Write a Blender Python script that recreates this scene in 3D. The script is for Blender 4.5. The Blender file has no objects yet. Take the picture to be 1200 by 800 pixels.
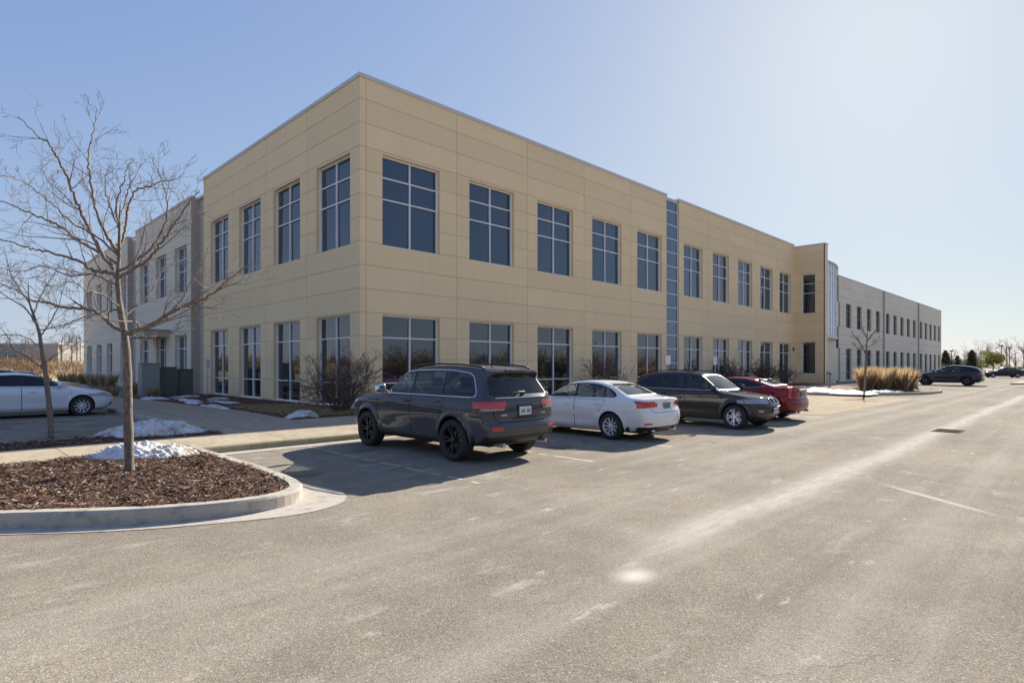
import bpy, bmesh, math, random
import numpy as np
from mathutils import Vector, Matrix, noise
random.seed(7); rng = np.random.RandomState(7)
S = bpy.context.scene
COL = S.collection
rad = math.radians
# ------------------------------------------------------------------ camera geometry (1200 px wide photo)
F = 687.0; HY = 428.0; EYE = 1.7; R2 = math.sqrt(.5)
CX, CY = -11.2572, -19.1484
# ------------------------------------------------------------------ materials
def newmat(name):
    m = bpy.data.materials.new(name); m.use_nodes = True
    nt = m.node_tree; nt.nodes.clear()
    out = nt.nodes.new('ShaderNodeOutputMaterial')
    return m, nt, out
def N(nt, t, **kw):
    n = nt.nodes.new(t)
    for k, v in kw.items():
        if k.startswith('i_'): n.inputs[k[2:].replace('_', ' ')].default_value = v
        else: setattr(n, k, v)
    return n
def rgba(c): return (c[0], c[1], c[2], 1)
def pbsdf(nt, out, col=(.5,.5,.5), rough=.6, metal=0, coat=0, spec=.5, ior=None):
    b = nt.nodes.new('ShaderNodeBsdfPrincipled')
    b.inputs['Base Color'].default_value = rgba(col)
    b.inputs['Roughness'].default_value = rough
    b.inputs['Metallic'].default_value = metal
    b.inputs['Coat Weight'].default_value = coat
    b.inputs['Specular IOR Level'].default_value = spec
    if ior: b.inputs['IOR'].default_value = ior
    nt.links.new(b.outputs[0], out.inputs['Surface'])
    return b
def objco(nt, scale=(1,1,1)):
    t = N(nt, 'ShaderNodeNewGeometry')
    m = N(nt, 'ShaderNodeMapping'); m.inputs['Scale'].default_value = scale
    nt.links.new(t.outputs['Position'], m.inputs['Vector'])
    return m.outputs[0]
def locco(nt, scale=(1,1,1)):
    t = N(nt, 'ShaderNodeTexCoord')
    m = N(nt, 'ShaderNodeMapping'); m.inputs['Scale'].default_value = scale
    nt.links.new(t.outputs['Object'], m.inputs['Vector'])
    return m.outputs[0]
def noisen(nt, vec, scale, detail=4, rough=.55):
    n = N(nt, 'ShaderNodeTexNoise'); n.inputs['Scale'].default_value = scale
    n.inputs['Detail'].default_value = detail; n.inputs['Roughness'].default_value = rough
    nt.links.new(vec, n.inputs['Vector']); return n.outputs['Fac']
def ramp(nt, fac, stops):
    r = N(nt, 'ShaderNodeValToRGB'); e = r.color_ramp.elements
    while len(e) < len(stops): e.new(.5)
    for q, (p, c) in zip(e, stops):
        q.position = p; q.color = rgba(c) if hasattr(c, '__len__') else (c, c, c, 1)
    nt.links.new(fac, r.inputs[0]); return r.outputs[0]
def mixc(nt, fac, a, b, mode='MIX'):
    m = N(nt, 'ShaderNodeMix', data_type='RGBA', blend_type=mode)
    for s, v in ((m.inputs[0], fac), (m.inputs[6], a), (m.inputs[7], b)):
        if hasattr(v, 'links'): nt.links.new(v, s)
        elif hasattr(v, '__len__'): s.default_value = rgba(v)
        else: s.default_value = v
    return m.outputs[2]
def mathn(nt, op, a, b=None, c=None):
    m = N(nt, 'ShaderNodeMath', operation=op)
    for i, v in enumerate((a, b, c)):
        if v is None: continue
        if hasattr(v, 'links'): nt.links.new(v, m.inputs[i])
        else: m.inputs[i].default_value = v
    return m.outputs[0]
def bump(nt, b, h, strength=.3, dist=.02):
    n = N(nt, 'ShaderNodeBump'); n.inputs['Strength'].default_value = strength
    n.inputs['Distance'].default_value = dist
    nt.links.new(h, n.inputs['Height']); nt.links.new(n.outputs[0], b.inputs['Normal'])
def plain(name, col, rough=.6, metal=0, coat=0, var=.12, scale=8, spec=.5):
    m, nt, out = newmat(name); b = pbsdf(nt, out, col, rough, metal, coat, spec)
    v = noisen(nt, locco(nt), scale, 5)
    c = mixc(nt, v, tuple(x*(1-var) for x in col), tuple(min(1, x*(1+var)) for x in col))
    nt.links.new(c, b.inputs['Base Color'])
    return m
M = {}
def mat_wall(name, col, grit=.25):
    m, nt, out = newmat(name); b = pbsdf(nt, out, col, .85, spec=.25)
    p = objco(nt)
    big = noisen(nt, p, .35, 3)
    streak = noisen(nt, objco(nt, (1.6, 1.6, .12)), 3.0, 5, .6)
    fine = noisen(nt, p, 90, 3)
    c = mixc(nt, big, tuple(x*.95 for x in col), tuple(x*1.05 for x in col))
    s = ramp(nt, streak, [(.3, .97), (.6, 1.01)])
    c = mixc(nt, 1.0, c, s, 'MULTIPLY')
    f = ramp(nt, fine, [(.3, 1-grit*.5), (.7, 1+grit*.2)])
    c = mixc(nt, 1.0, c, f, 'MULTIPLY')
    sn = N(nt, 'ShaderNodeVectorMath', operation='SNAP'); sn.inputs[1].default_value = (4.335, 4.17, .873)
    of = N(nt, 'ShaderNodeVectorMath', operation='SUBTRACT'); of.inputs[1].default_value = (.26, .03, .178); nt.links.new(p, of.inputs[0]); nt.links.new(of.outputs[0], sn.inputs[0])
    wn = N(nt, 'ShaderNodeTexWhiteNoise'); nt.links.new(sn.outputs[0], wn.inputs['Vector'])
    c = mixc(nt, 1.0, c, ramp(nt, wn.outputs['Value'], [(0, .955), (1, 1.03)]), 'MULTIPLY')
    nt.links.new(c, b.inputs['Base Color'])
    bump(nt, b, fine, .25, .004)
    return m
M['beige'] = mat_wall('beige_precast', (.90, .70, .425))
M['beige_joint'] = mat_wall('beige_sealant', (.60, .465, .28))
M['grey'] = mat_wall('grey_precast', (.78, .71, .57), .3)
M['grey_joint'] = mat_wall('grey_sealant', (.40, .37, .33))
M['taupe'] = mat_wall('taupe_siding', (.50, .45, .38))
M['taupe_joint'] = mat_wall('taupe_joint', (.33, .30, .26))
M['cap'] = plain('cap_metal', (.58, .59, .60), .5, 0)
M['roof'] = plain('roof_membrane', (.4, .4, .38), .9)
M['frame'] = plain('window_aluminium', (.86, .87, .88), .45, 0, var=.05)
M['dkmetal'] = plain('dark_metal', (.12, .12, .125), .5, .5)
def mat_glass_pane(name, col=(.012,.022,.045), ior=1.85, metal=0, tint=(.62,.8,1,1)):
    m, nt, out = newmat(name); b = pbsdf(nt, out, col, .015, metal, ior=ior); b.inputs['Specular Tint'].default_value = tint
    g = N(nt, 'ShaderNodeObjectInfo')
    v = noisen(nt, objco(nt), .9, 2)
    bump(nt, b, v, .02, .12)
    r = mixc(nt, g.outputs['Random'], tuple(x*.5 for x in col), tuple(x*2.1 for x in col))
    nt.links.new(r, b.inputs['Base Color'])
    return m
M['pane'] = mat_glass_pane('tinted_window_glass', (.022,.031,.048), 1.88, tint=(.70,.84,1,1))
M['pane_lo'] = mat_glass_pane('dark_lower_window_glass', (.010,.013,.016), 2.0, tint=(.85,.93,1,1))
M['pane_far'] = mat_glass_pane('far_window_glass', (.012,.014,.018), 1.2)
M['frame_far'] = plain('far_window_frame', (.30,.30,.29), .6)
M['strip'] = mat_glass_pane('curtain_wall_glass', (.05,.08,.12), 1.9)
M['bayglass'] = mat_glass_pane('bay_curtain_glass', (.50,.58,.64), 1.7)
def mat_asphalt():
    m, nt, out = newmat('aged_asphalt'); b = pbsdf(nt, out, (.2,.18,.15), 1.0, spec=.04)
    p = objco(nt)
    fine = noisen(nt, p, 110, 3, .7)
    v = N(nt, 'ShaderNodeTexVoronoi'); v.inputs['Scale'].default_value = 105; nt.links.new(p, v.inputs['Vector'])
    ag = ramp(nt, v.outputs['Color'], [(.0, (.13,.112,.087)), (.35, (.225,.196,.152)), (.78, (.285,.248,.192)), (1, (.46,.41,.33))])
    fi = ramp(nt, fine, [(.33, .66), (.5, 1.0), (.68, 1.26)])
    c = mixc(nt, 1.0, ag, fi, 'MULTIPLY')
    big = noisen(nt, p, .22, 5, .6)
    c = mixc(nt, 1.0, c, ramp(nt, big, [(.3, .84), (.7, 1.16)]), 'MULTIPLY')
    med = noisen(nt, p, 2.2, 5, .6)
    c = mixc(nt, 1.0, c, ramp(nt, med, [(.3, .9), (.7, 1.1)]), 'MULTIPLY')
    # salt film: broken spots, and long traffic streaks that follow the drive aisle; also a painted flare oval
    sep = N(nt, 'ShaderNodeSeparateXYZ'); nt.links.new(p, sep.inputs[0])
    st = noisen(nt, objco(nt, (.035, 1, 1)), 1.7, 4, .6)
    stm = ramp(nt, st, [(.47, 0), (.72, .75)])
    sp = noisen(nt, objco(nt, (.7, 1.7, 1)), 1.5, 8, .68)
    spm = ramp(nt, sp, [(.57, 0), (.70, .75)])
    wig = mathn(nt, 'MULTIPLY', mathn(nt, 'SUBTRACT', noisen(nt, objco(nt, (.25,.25,1)), 1, 3), .5), .5)
    def band(yc, w, x0, amp):
        d = mathn(nt, 'DIVIDE', mathn(nt, 'ADD', mathn(nt, 'SUBTRACT', sep.outputs[1], yc), wig), w)
        g = mathn(nt, 'POWER', 2.718, mathn(nt, 'MULTIPLY', mathn(nt, 'MULTIPLY', d, d), -1))
        on = N(nt, 'ShaderNodeMapRange', interpolation_type='SMOOTHSTEP')
        on.inputs['From Min'].default_value = x0; on.inputs['From Max'].default_value = x0+2.2
        nt.links.new(sep.outputs[0], on.inputs['Value'])
        return mathn(nt, 'MULTIPLY', mathn(nt, 'MULTIPLY', g, on.outputs[0]), amp)
    bs = band(-16.25, .26, -7.7, .75)
    for a in ((-14.35, .25, -3, .26), (-13.3, .3, 2, .25), (-17.9, .35, 3.5, .2), (-12.6, .2, 6, .22)):
        bs = mathn(nt, 'ADD', bs, band(*a))
    brk = noisen(nt, objco(nt, (.5, 2, 1)), 5, 6, .7)
    bs = mathn(nt, 'MULTIPLY', bs, ramp(nt, brk, [(.25, .35), (.62, 1)]))
    def flare_oval(x, y, rx, ry, amp):
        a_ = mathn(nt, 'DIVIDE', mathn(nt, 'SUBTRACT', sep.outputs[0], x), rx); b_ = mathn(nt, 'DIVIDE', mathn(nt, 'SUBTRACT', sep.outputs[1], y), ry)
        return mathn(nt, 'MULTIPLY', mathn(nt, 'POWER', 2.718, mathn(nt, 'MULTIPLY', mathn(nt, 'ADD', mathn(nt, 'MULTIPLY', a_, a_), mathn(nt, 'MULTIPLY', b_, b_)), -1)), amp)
    bs = mathn(nt, 'ADD', bs, flare_oval(-7.2, -16.5, .17, .13, 1.15))  # bright oval of a lens flare, painted into the asphalt colour
    # a rubbed-out stall line, only a pale smear now
    ax_ = mathn(nt, 'SUBTRACT', sep.outputs[0], -2.12); ay_ = mathn(nt, 'SUBTRACT', sep.outputs[1], -17.66)
    al = mathn(nt, 'DIVIDE', mathn(nt, 'ADD', mathn(nt, 'MULTIPLY', ax_, -.633), mathn(nt, 'MULTIPLY', ay_, -.774)), .80)
    pe = mathn(nt, 'DIVIDE', mathn(nt, 'ADD', mathn(nt, 'MULTIPLY', ax_, .774), mathn(nt, 'MULTIPLY', ay_, -.633)), .055)
    a4 = mathn(nt, 'MULTIPLY', mathn(nt, 'MULTIPLY', al, al), mathn(nt, 'MULTIPLY', al, al))
    bs = mathn(nt, 'ADD', bs, mathn(nt, 'MULTIPLY', mathn(nt, 'POWER', 2.718, mathn(nt, 'MULTIPLY', mathn(nt, 'ADD', a4, mathn(nt, 'MULTIPLY', pe, pe)), -1)), .8))
    sl_ = ramp(nt, noisen(nt, objco(nt, (1.1, 2.6, 1)), 1.1, 9, .75), [(.605, 0), (.67, .9)])
    bs = mathn(nt, 'MAXIMUM', bs, mathn(nt, 'MULTIPLY', sl_, .7))
    salt_flare = mathn(nt, 'MAXIMUM', bs, mathn(nt, 'MAXIMUM', mathn(nt, 'MULTIPLY', stm, .30), mathn(nt, 'MULTIPLY', spm, .62)))
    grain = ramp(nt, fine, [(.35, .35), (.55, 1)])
    salt_flare = mathn(nt, 'MULTIPLY', salt_flare, grain)
    c = mixc(nt, salt_flare, c, (.60, .55, .47))
    # old oil drips where cars stand
    oy = N(nt, 'ShaderNodeMapRange', interpolation_type='SMOOTHSTEP'); oy.inputs['From Min'].default_value = -12.5; oy.inputs['From Max'].default_value = -11; nt.links.new(sep.outputs[1], oy.inputs['Value'])
    od = mathn(nt, 'MULTIPLY', ramp(nt, noisen(nt, p, 1.3, 3, .5), [(.58, 0), (.66, .55)]), oy.outputs[0])
    c = mixc(nt, od, c, (.10,.09,.075))
    # hairline cracks
    vc = N(nt, 'ShaderNodeTexVoronoi', feature='DISTANCE_TO_EDGE'); vc.inputs['Scale'].default_value = .16
    wv = N(nt, 'ShaderNodeTexNoise'); wv.inputs['Scale'].default_value = 1.1; wv.inputs['Detail'].default_value = 6
    nt.links.new(p, wv.inputs['Vector'])
    ad = N(nt, 'ShaderNodeMix', data_type='RGBA', blend_type='LINEAR_LIGHT'); ad.inputs[0].default_value = .8
    nt.links.new(p, ad.inputs[6]); nt.links.new(wv.outputs['Color'], ad.inputs[7])
    nt.links.new(ad.outputs[2], vc.inputs['Vector'])
    ck = ramp(nt, vc.outputs['Distance'], [(.0, 1), (.0016, .8), (.0032, 0)])
    ckm = mathn(nt, 'MULTIPLY', ck, ramp(nt, noisen(nt, p, .3, 3), [(.54, 0), (.62, .5)]))
    c = mixc(nt, ckm, c, (.05,.045,.04))
    nt.links.new(c, b.inputs['Base Color'])
    h = mathn(nt, 'ADD', fine, mathn(nt, 'MULTIPLY', v.outputs['Distance'], 1.0))
    bump(nt, b, h, .35, .004)
    return m
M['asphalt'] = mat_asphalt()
def mat_conc(name, col=(.5,.45,.36), joint=None):
    m, nt, out = newmat(name); b = pbsdf(nt, out, col, 1.0, spec=.04)
    p = objco(nt)
    a = noisen(nt, p, .8, 6, .65); f = noisen(nt, p, 60, 4, .7)
    c = mixc(nt, a, tuple(x*.78 for x in col), tuple(min(1,x*1.15) for x in col))
    c = mixc(nt, 1.0, c, ramp(nt, f, [(.3, .8), (.65, 1.08)]), 'MULTIPLY')
    d = noisen(nt, p, 5, 6, .7)
    c = mixc(nt, 1.0, c, ramp(nt, d, [(.30, .62), (.50, 1.0)]), 'MULTIPLY')
    if joint:
        br = N(nt, 'ShaderNodeTexBrick', offset=0.0); br.inputs['Scale'].default_value = 1
        br.inputs['Mortar Size'].default_value = .012; br.inputs['Brick Width'].default_value = joint[0]; br.inputs['Row Height'].default_value = joint[1]
        br.inputs['Color1'].default_value = (1,1,1,1); br.inputs['Color2'].default_value = (.93,.93,.93,1); br.inputs['Mortar'].default_value = (.45,.43,.4,1)
        nt.links.new(p, br.inputs['Vector'])
        c = mixc(nt, 1.0, c, br.outputs['Color'], 'MULTIPLY')
    nt.links.new(c, b.inputs['Base Color'])
    bump(nt, b, f, .3, .004)
    return m
M['walk'] = mat_conc('sidewalk_concrete', (.47,.395,.285), (1.9, 3.7))
M['kerb'] = mat_conc('kerb_concrete', (.50,.45,.375))
M['moss'] = mat_conc('mossy_kerb_concrete', (.33,.31,.20))
M['pad'] = mat_conc('parking_pad_concrete', (.42,.345,.235), (4.2, 4.2))
def mat_mulch():
    m, nt, out = newmat('bark_mulch'); b = pbsdf(nt, out, (.1,.05,.03), .9, spec=.2)
    p = objco(nt)
    v = N(nt, 'ShaderNodeTexVoronoi'); v.inputs['Scale'].default_value = 45
    nt.links.new(objco(nt, (1, 1.6, 1)), v.inputs['Vector'])
    c = ramp(nt, v.outputs['Color'], [(0, (.025,.012,.007)), (.4, (.085,.04,.024)), (.7, (.15,.08,.05)), (1, (.36,.25,.17))])
    nt.links.new(c, b.inputs['Base Color'])
    bump(nt, b, noisen(nt, p, 30, 4, .7), .9, .03)
    return m
M['mulch'] = mat_mulch()
def mat_rand(name, stops, rough=.9, spec=.2, tl=0):
    m, nt, out = newmat(name); b = pbsdf(nt, out, (.1,.1,.1), rough, spec=spec)
    g = N(nt, 'ShaderNodeNewGeometry')
    c = ramp(nt, g.outputs['Random Per Island'], stops)
    nt.links.new(c, b.inputs['Base Color'])
    if tl:
        t = N(nt, 'ShaderNodeBsdfTranslucent'); nt.links.new(c, t.inputs[0]); mx = N(nt, 'ShaderNodeMixShader'); mx.inputs[0].default_value = tl
        nt.links.new(b.outputs[0], mx.inputs[1]); nt.links.new(t.outputs[0], mx.inputs[2]); nt.links.new(mx.outputs[0], out.inputs['Surface'])
    return m
M['chips'] = mat_rand('bark_chips', [(0, (.035,.018,.011)), (.4, (.10,.05,.03)), (.75, (.19,.115,.075)), (.9, (.30,.22,.16)), (1, (.56,.47,.37))])
M['drygrass'] = mat_rand('dry_grass', [(0, (.26,.165,.085)), (.5, (.44,.31,.17)), (1, (.70,.55,.36))], tl=.5)
M['leafbrown'] = mat_rand('brown_brush', [(0, (.09,.05,.028)), (.5, (.2,.125,.07)), (1, (.40,.29,.18))], tl=.35)
M['twigmass'] = mat_rand('bare_wood_twigs', [(0, (.11,.085,.07)), (1, (.26,.21,.17))])
M['conifer'] = mat_rand('conifer_needles', [(0, (.12,.15,.10)), (1, (.25,.29,.19))], tl=.5)
M['yellowgreen'] = mat_rand('yellow_green_leaves', [(0, (.12,.13,.035)), (1, (.28,.28,.10))], tl=.5)
def mat_snow():
    m, nt, out = newmat('old_snow'); b = pbsdf(nt, out, (.8,.8,.8), .7, spec=.3)
    p = objco(nt); a = noisen(nt, p, 9, 6, .75); a2 = noisen(nt, p, 2.4, 4, .6)
    c = ramp(nt, mathn(nt, 'MULTIPLY', mathn(nt, 'ADD', a, a2), .5), [(.38, (.30,.22,.15)), (.46, (.58,.53,.46)), (.58, (.78,.79,.80))])
    nt.links.new(c, b.inputs['Base Color'])
    gr = ramp(nt, noisen(nt, p, 55, 3, .7), [(.60, 0), (.66, .8)]); c2 = mixc(nt, gr, c, (.16,.11,.07)); nt.links.new(c2, b.inputs['Base Color'])
    b.inputs['Subsurface Weight'].default_value = .15; b.inputs['Subsurface Radius'].default_value = (.03,.04,.06)
    bump(nt, b, a, .8, .03); return m
M['snow'] = mat_snow()
def mat_field():
    m, nt, out = newmat('dormant_field_grass'); b = pbsdf(nt, out, (.3,.22,.12), .95, spec=.1)
    p = objco(nt); a = noisen(nt, p, .07, 6, .65); f = noisen(nt, p, 3, 6, .7)
    c = ramp(nt, a, [(.35, (.30,.20,.11)), (.6, (.42,.31,.19))])
    c = mixc(nt, 1.0, c, ramp(nt, f, [(.3, .6), (.7, 1.15)]), 'MULTIPLY')
    sn = noisen(nt, objco(nt, (.03,.12,1)), 1.0, 6, .7)
    c = mixc(nt, ramp(nt, sn, [(.53, 0), (.57, 1)]), c, (.75,.76,.8))
    nt.links.new(c, b.inputs['Base Color']); bump(nt, b, f, .8, .1); return m
M['field'] = mat_field()
def mat_bark(name, a, c_):
    m, nt, out = newmat(name); b = pbsdf(nt, out, a, .8, spec=.3)
    f = noisen(nt, locco(nt, (1,1,.45)), 26, 8, .75)
    c = ramp(nt, f, [(.32, a), (.62, c_)]); nt.links.new(c, b.inputs['Base Color'])
    bump(nt, b, f, .8, .02); return m
M['bark'] = mat_bark('grey_bark', (.07,.052,.04), (.27,.215,.17))
M['twig'] = mat_bark('brown_twig', (.10,.075,.058), (.30,.24,.19))
M['bushtwig'] = mat_bark('shrub_twig', (.075,.05,.04), (.2,.14,.11))
M['paintline'] = plain('faded_line_paint', (.41,.37,.31), .8, var=.25, scale=30)
M['yellowline'] = plain('faded_yellow_paint', (.40,.345,.235), .8, var=.3, scale=20)
M['boxgreen'] = plain('utility_green_paint', (.11,.145,.12), .5, var=.2, scale=3)
M['boxgreen_light'] = plain('utility_pale_green_paint', (.24,.29,.25), .5, var=.2, scale=3)  # paler green than on the other cabinets
M['signwhite'] = plain('sign_white', (.72,.74,.76), .5, var=.04)
M['steel'] = plain('galvanised_steel', (.42,.42,.40), .45, .7)
M['iron'] = plain('cast_iron', (.15,.13,.105), 1.0, spec=.0)
M['bollard'] = plain('bollard_paint', (.55,.53,.48), .6)
M['greybuild'] = mat_wall('far_grey_panels', (.36,.34,.30))
# car materials
def mat_paint(name, col, metal=.35, rough=.32, flake=.2):
    m, nt, out = newmat(name); b = pbsdf(nt, out, col, .6, 0, .95, 0)
    b.inputs['Coat IOR'].default_value = 1.5
    g = N(nt, 'ShaderNodeNewGeometry')
    dirt = noisen(nt, locco(nt), 3.0, 5, .6)
    low = N(nt, 'ShaderNodeSeparateXYZ'); nt.links.new(locco(nt), low.inputs[0])
    mr = N(nt, 'ShaderNodeMapRange'); mr.inputs['From Min'].default_value = .2; mr.inputs['From Max'].default_value = .85
    mr.inputs['To Min'].default_value = .30; mr.inputs['To Max'].default_value = .015
    nt.links.new(low.outputs[2], mr.inputs['Value'])
    dm = mathn(nt, 'MULTIPLY', mr.outputs[0], dirt)
    c = mixc(nt, dm, col, (.20,.18,.15))
    c = mixc(nt, g.outputs['Backfacing'], c, (.05,.048,.045))
    nt.links.new(c, b.inputs['Base Color'])
    r = mathn(nt, 'ADD', mathn(nt, 'MULTIPLY', dm, .4), .02)
    nt.links.new(r, b.inputs['Coat Roughness'])
    return m
M['p_jeep'] = mat_paint('granite_grey_paint', (.062,.065,.076), .45)
M['p_silver'] = mat_paint('silver_white_paint', (.80,.79,.765), .08)
M['p_black'] = mat_paint('black_brown_paint', (.034,.032,.032), .3)
M['p_red'] = mat_paint('dark_red_paint', (.22,.003,.010), .15)
M['p_navy'] = mat_paint('dark_blue_grey_paint', (.03,.032,.045), .4)
M['p_white'] = mat_paint('white_paint', (.76,.78,.80), .05)
M['p_dark'] = mat_paint('charcoal_paint', (.03,.03,.034), .3)
M['black'] = plain('black_trim', (.016,.016,.017), .5)
M['rubber'] = plain('tyre_rubber', (.022,.022,.022), .8, var=.3)
M['chrome'] = plain('chrome_trim', (.75,.76,.78), .15, 1.0, var=.02)
M['alloy'] = plain('alloy_silver', (.72,.73,.75), .35, .35)
M['darkrim'] = plain('gloss_black_alloy', (.035,.035,.038), .25, .6)
M['plate'] = plain('licence_plate', (.62,.66,.66), .5)
M['plate_dim'] = plain('green_licence_plate', (.16,.25,.24), .5)
M['platetext'] = plain('plate_dark', (.08,.12,.14), .5)
def mat_carglass(name, tint):
    m, nt, out = newmat(name)
    fr = N(nt, 'ShaderNodeFresnel'); gm_ = N(nt, 'ShaderNodeNewGeometry'); io = N(nt, 'ShaderNodeMapRange'); io.inputs['To Min'].default_value = 1.6; io.inputs['To Max'].default_value = 1/1.6; nt.links.new(gm_.outputs['Backfacing'], io.inputs['Value']); nt.links.new(io.outputs[0], fr.inputs['IOR'])
    tr = N(nt, 'ShaderNodeBsdfTransparent'); tr.inputs[0].default_value = rgba(tint)
    gl = N(nt, 'ShaderNodeBsdfGlossy'); gl.inputs['Roughness'].default_value = .02; gl.inputs[0].default_value = (.95,.95,.95,1)
    mx = N(nt, 'ShaderNodeMixShader'); nt.links.new(fr.outputs[0], mx.inputs[0])
    nt.links.new(tr.outputs[0], mx.inputs[1]); nt.links.new(gl.outputs[0], mx.inputs[2])
    nt.links.new(mx.outputs[0], out.inputs['Surface']); return m
M['g_dark'] = mat_carglass('privacy_glass', (.10,.11,.12))
M['g_light'] = mat_carglass('clear_car_glass', (.78,.85,.82))
M['g_mid'] = mat_carglass('tinted_car_glass', (.42,.48,.47))
def mat_lens(name, col, rough=.12):
    m, nt, out = newmat(name); b = pbsdf(nt, out, col, rough, 0, 1.0)
    w = N(nt, 'ShaderNodeTexWave'); w.inputs['Scale'].default_value = 9; w.bands_direction = 'Z'
    nt.links.new(locco(nt), w.inputs['Vector'])
    c = mixc(nt, w.outputs['Fac'], tuple(x*.8 for x in col), tuple(min(1, x*1.15) for x in col))
    nt.links.new(c, b.inputs['Base Color']); return m
M['tail'] = mat_lens('red_lamp_lens', (.50,.006,.010), .2)
M['lens'] = mat_lens('clear_lamp_lens', (.30,.31,.32))
M['seat'] = plain('seat_fabric', (.12,.11,.10), .8)
M['seat_light'] = plain('light_seat_leather', (.42,.38,.32), .7)
# ------------------------------------------------------------------ object helpers
def tag(o, label=None, cat=None, group=None, kind=None):
    if label: o['label'] = label
    if cat: o['category'] = cat
    if group: o['group'] = group
    if kind: o['kind'] = kind
    return o
def empty(name, loc=(0,0,0), rz=0, **kw):
    o = bpy.data.objects.new(name, None); COL.objects.link(o)
    o.location = loc; o.rotation_euler = (0,0,rz); o.empty_display_size = .3
    return tag(o, **kw)
class MB:
    def __init__(s): s.v = []; s.f = []; s.m = []
    def quad(s, a, b, c, d, m=0): s.poly((a,b,c,d), m)
    def poly(s, pts, m=0):
        i = len(s.v); s.v += [tuple(p) for p in pts]; s.f.append(tuple(range(i, i+len(pts)))); s.m.append(m)
    def box(s, x0, x1, y0, y1, z0, z1, m=0):
        i = len(s.v)
        s.v += [(x0,y0,z0),(x1,y0,z0),(x1,y1,z0),(x0,y1,z0),(x0,y0,z1),(x1,y0,z1),(x1,y1,z1),(x0,y1,z1)]
        for f in ((0,3,2,1),(4,5,6,7),(0,1,5,4),(1,2,6,5),(2,3,7,6),(3,0,4,7)):
            s.f.append(tuple(i+k for k in f)); s.m.append(m)
    def obox(s, c, ax, hs, m=0):
        c = Vector(c); ax = [Vector(a).normalized() for a in ax]; i = len(s.v)
        for dz in (-1,1):
            for dx, dy in ((-1,-1),(1,-1),(1,1),(-1,1)):
                s.v.append(tuple(c + ax[0]*hs[0]*dx + ax[1]*hs[1]*dy + ax[2]*hs[2]*dz))
        for f in ((0,3,2,1),(4,5,6,7),(0,1,5,4),(1,2,6,5),(2,3,7,6),(3,0,4,7)):
            s.f.append(tuple(i+k for k in f)); s.m.append(m)
    def tube(s, pts, rs, n=6, m=0, cap=True):
        pts = [Vector(p) for p in pts]; i0 = len(s.v); k = len(pts)
        if not hasattr(rs, '__len__'): rs = [rs]*k
        t0 = (pts[1]-pts[0]).normalized(); u = t0.orthogonal().normalized()
        for j in range(k):
            t = (pts[min(j+1,k-1)]-pts[max(j-1,0)])
            if t.length < 1e-9: t = t0
            t.normalize(); u = (u - t*u.dot(t))
            if u.length < 1e-6: u = t.orthogonal()
            u.normalize(); w = t.cross(u)
            for a in range(n):
                an = 2*math.pi*a/n
                s.v.append(tuple(pts[j] + (u*math.cos(an)+w*math.sin(an))*rs[j]))
        for j in range(k-1):
            for a in range(n):
                b = (a+1)%n
                s.f.append((i0+j*n+a, i0+j*n+b, i0+(j+1)*n+b, i0+(j+1)*n+a)); s.m.append(m)
        if cap:
            s.f.append(tuple(i0+a for a in reversed(range(n)))); s.m.append(m)
            s.f.append(tuple(i0+(k-1)*n+a for a in range(n))); s.m.append(m)
    def lathe(s, prof, n=24, axis='y', c=(0,0,0), m=0, close=False):
        i0 = len(s.v); k = len(prof)
        for (r, h) in prof:
            for a in range(n):
                an = 2*math.pi*a/n; ca, sa = r*math.cos(an), r*math.sin(an)
                s.v.append((c[0]+ca, c[1]+h, c[2]+sa) if axis == 'y' else (c[0]+ca, c[1]+sa, c[2]+h))
        for j in range(k-1):
            for a in range(n):
                b = (a+1)%n; q = (i0+j*n+a, i0+(j+1)*n+a, i0+(j+1)*n+b, i0+j*n+b)
                s.f.append(q if axis == 'y' else q[::-1]); s.m.append(m)
    def build(s, name, mats, parent=None, origin=None, smooth=False, bevel=0, weld=False, **kw):
        me = bpy.data.meshes.new(name)
        v = s.v
        if origin == 'auto':
            a = np.array(v); origin = ((a[:,0].min()+a[:,0].max())/2, (a[:,1].min()+a[:,1].max())/2, a[:,2].min())
        if origin is not None: v = [(p[0]-origin[0], p[1]-origin[1], p[2]-origin[2]) for p in v]
        me.from_pydata(v, [], s.f); me.update()
        if not isinstance(mats, (list, tuple)): mats = [mats]
        for q in mats: me.materials.append(q)
        me.polygons.foreach_set('material_index', s.m)
        if smooth: me.polygons.foreach_set('use_smooth', [True]*len(s.f))
        o = bpy.data.objects.new(name, me); COL.objects.link(o)
        if origin is not None: o.location = origin
        if parent: o.parent = parent
        if weld or bevel:
            bm = bmesh.new(); bm.from_mesh(me)
            if weld: bmesh.ops.remove_doubles(bm, verts=bm.verts, dist=1e-4)
            if bevel:
                es = [e for e in bm.edges if len(e.link_faces) == 2 and e.calc_face_angle(0) > .6]
                bmesh.ops.bevel(bm, geom=es, offset=bevel, segments=2, affect='EDGES', profile=.6)
            bm.to_mesh(me); bm.free()
        return tag(o, **kw)
def slab(poly, z0, z1, mb=None, m=0, mside=None):
    """extruded plan polygon (ccw)"""
    mb = mb or MB(); n = len(poly)
    mb.poly([(x,y,z1) for x,y in poly], m)
    for i in range(n):
        a, b = poly[i], poly[(i+1)%n]
        mb.quad((a[0],a[1],z0),(b[0],b[1],z0),(b[0],b[1],z1),(a[0],a[1],z1), m if mside is None else mside)
    return mb
def copy_tree(o, parent=None):
    c = o.copy(); COL.objects.link(c); c.parent = parent
    for ch in list(o.children): copy_tree(ch, c)
    return c
SKY, SUN, EXPO = 0.139, 5.0, 1.08
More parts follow.
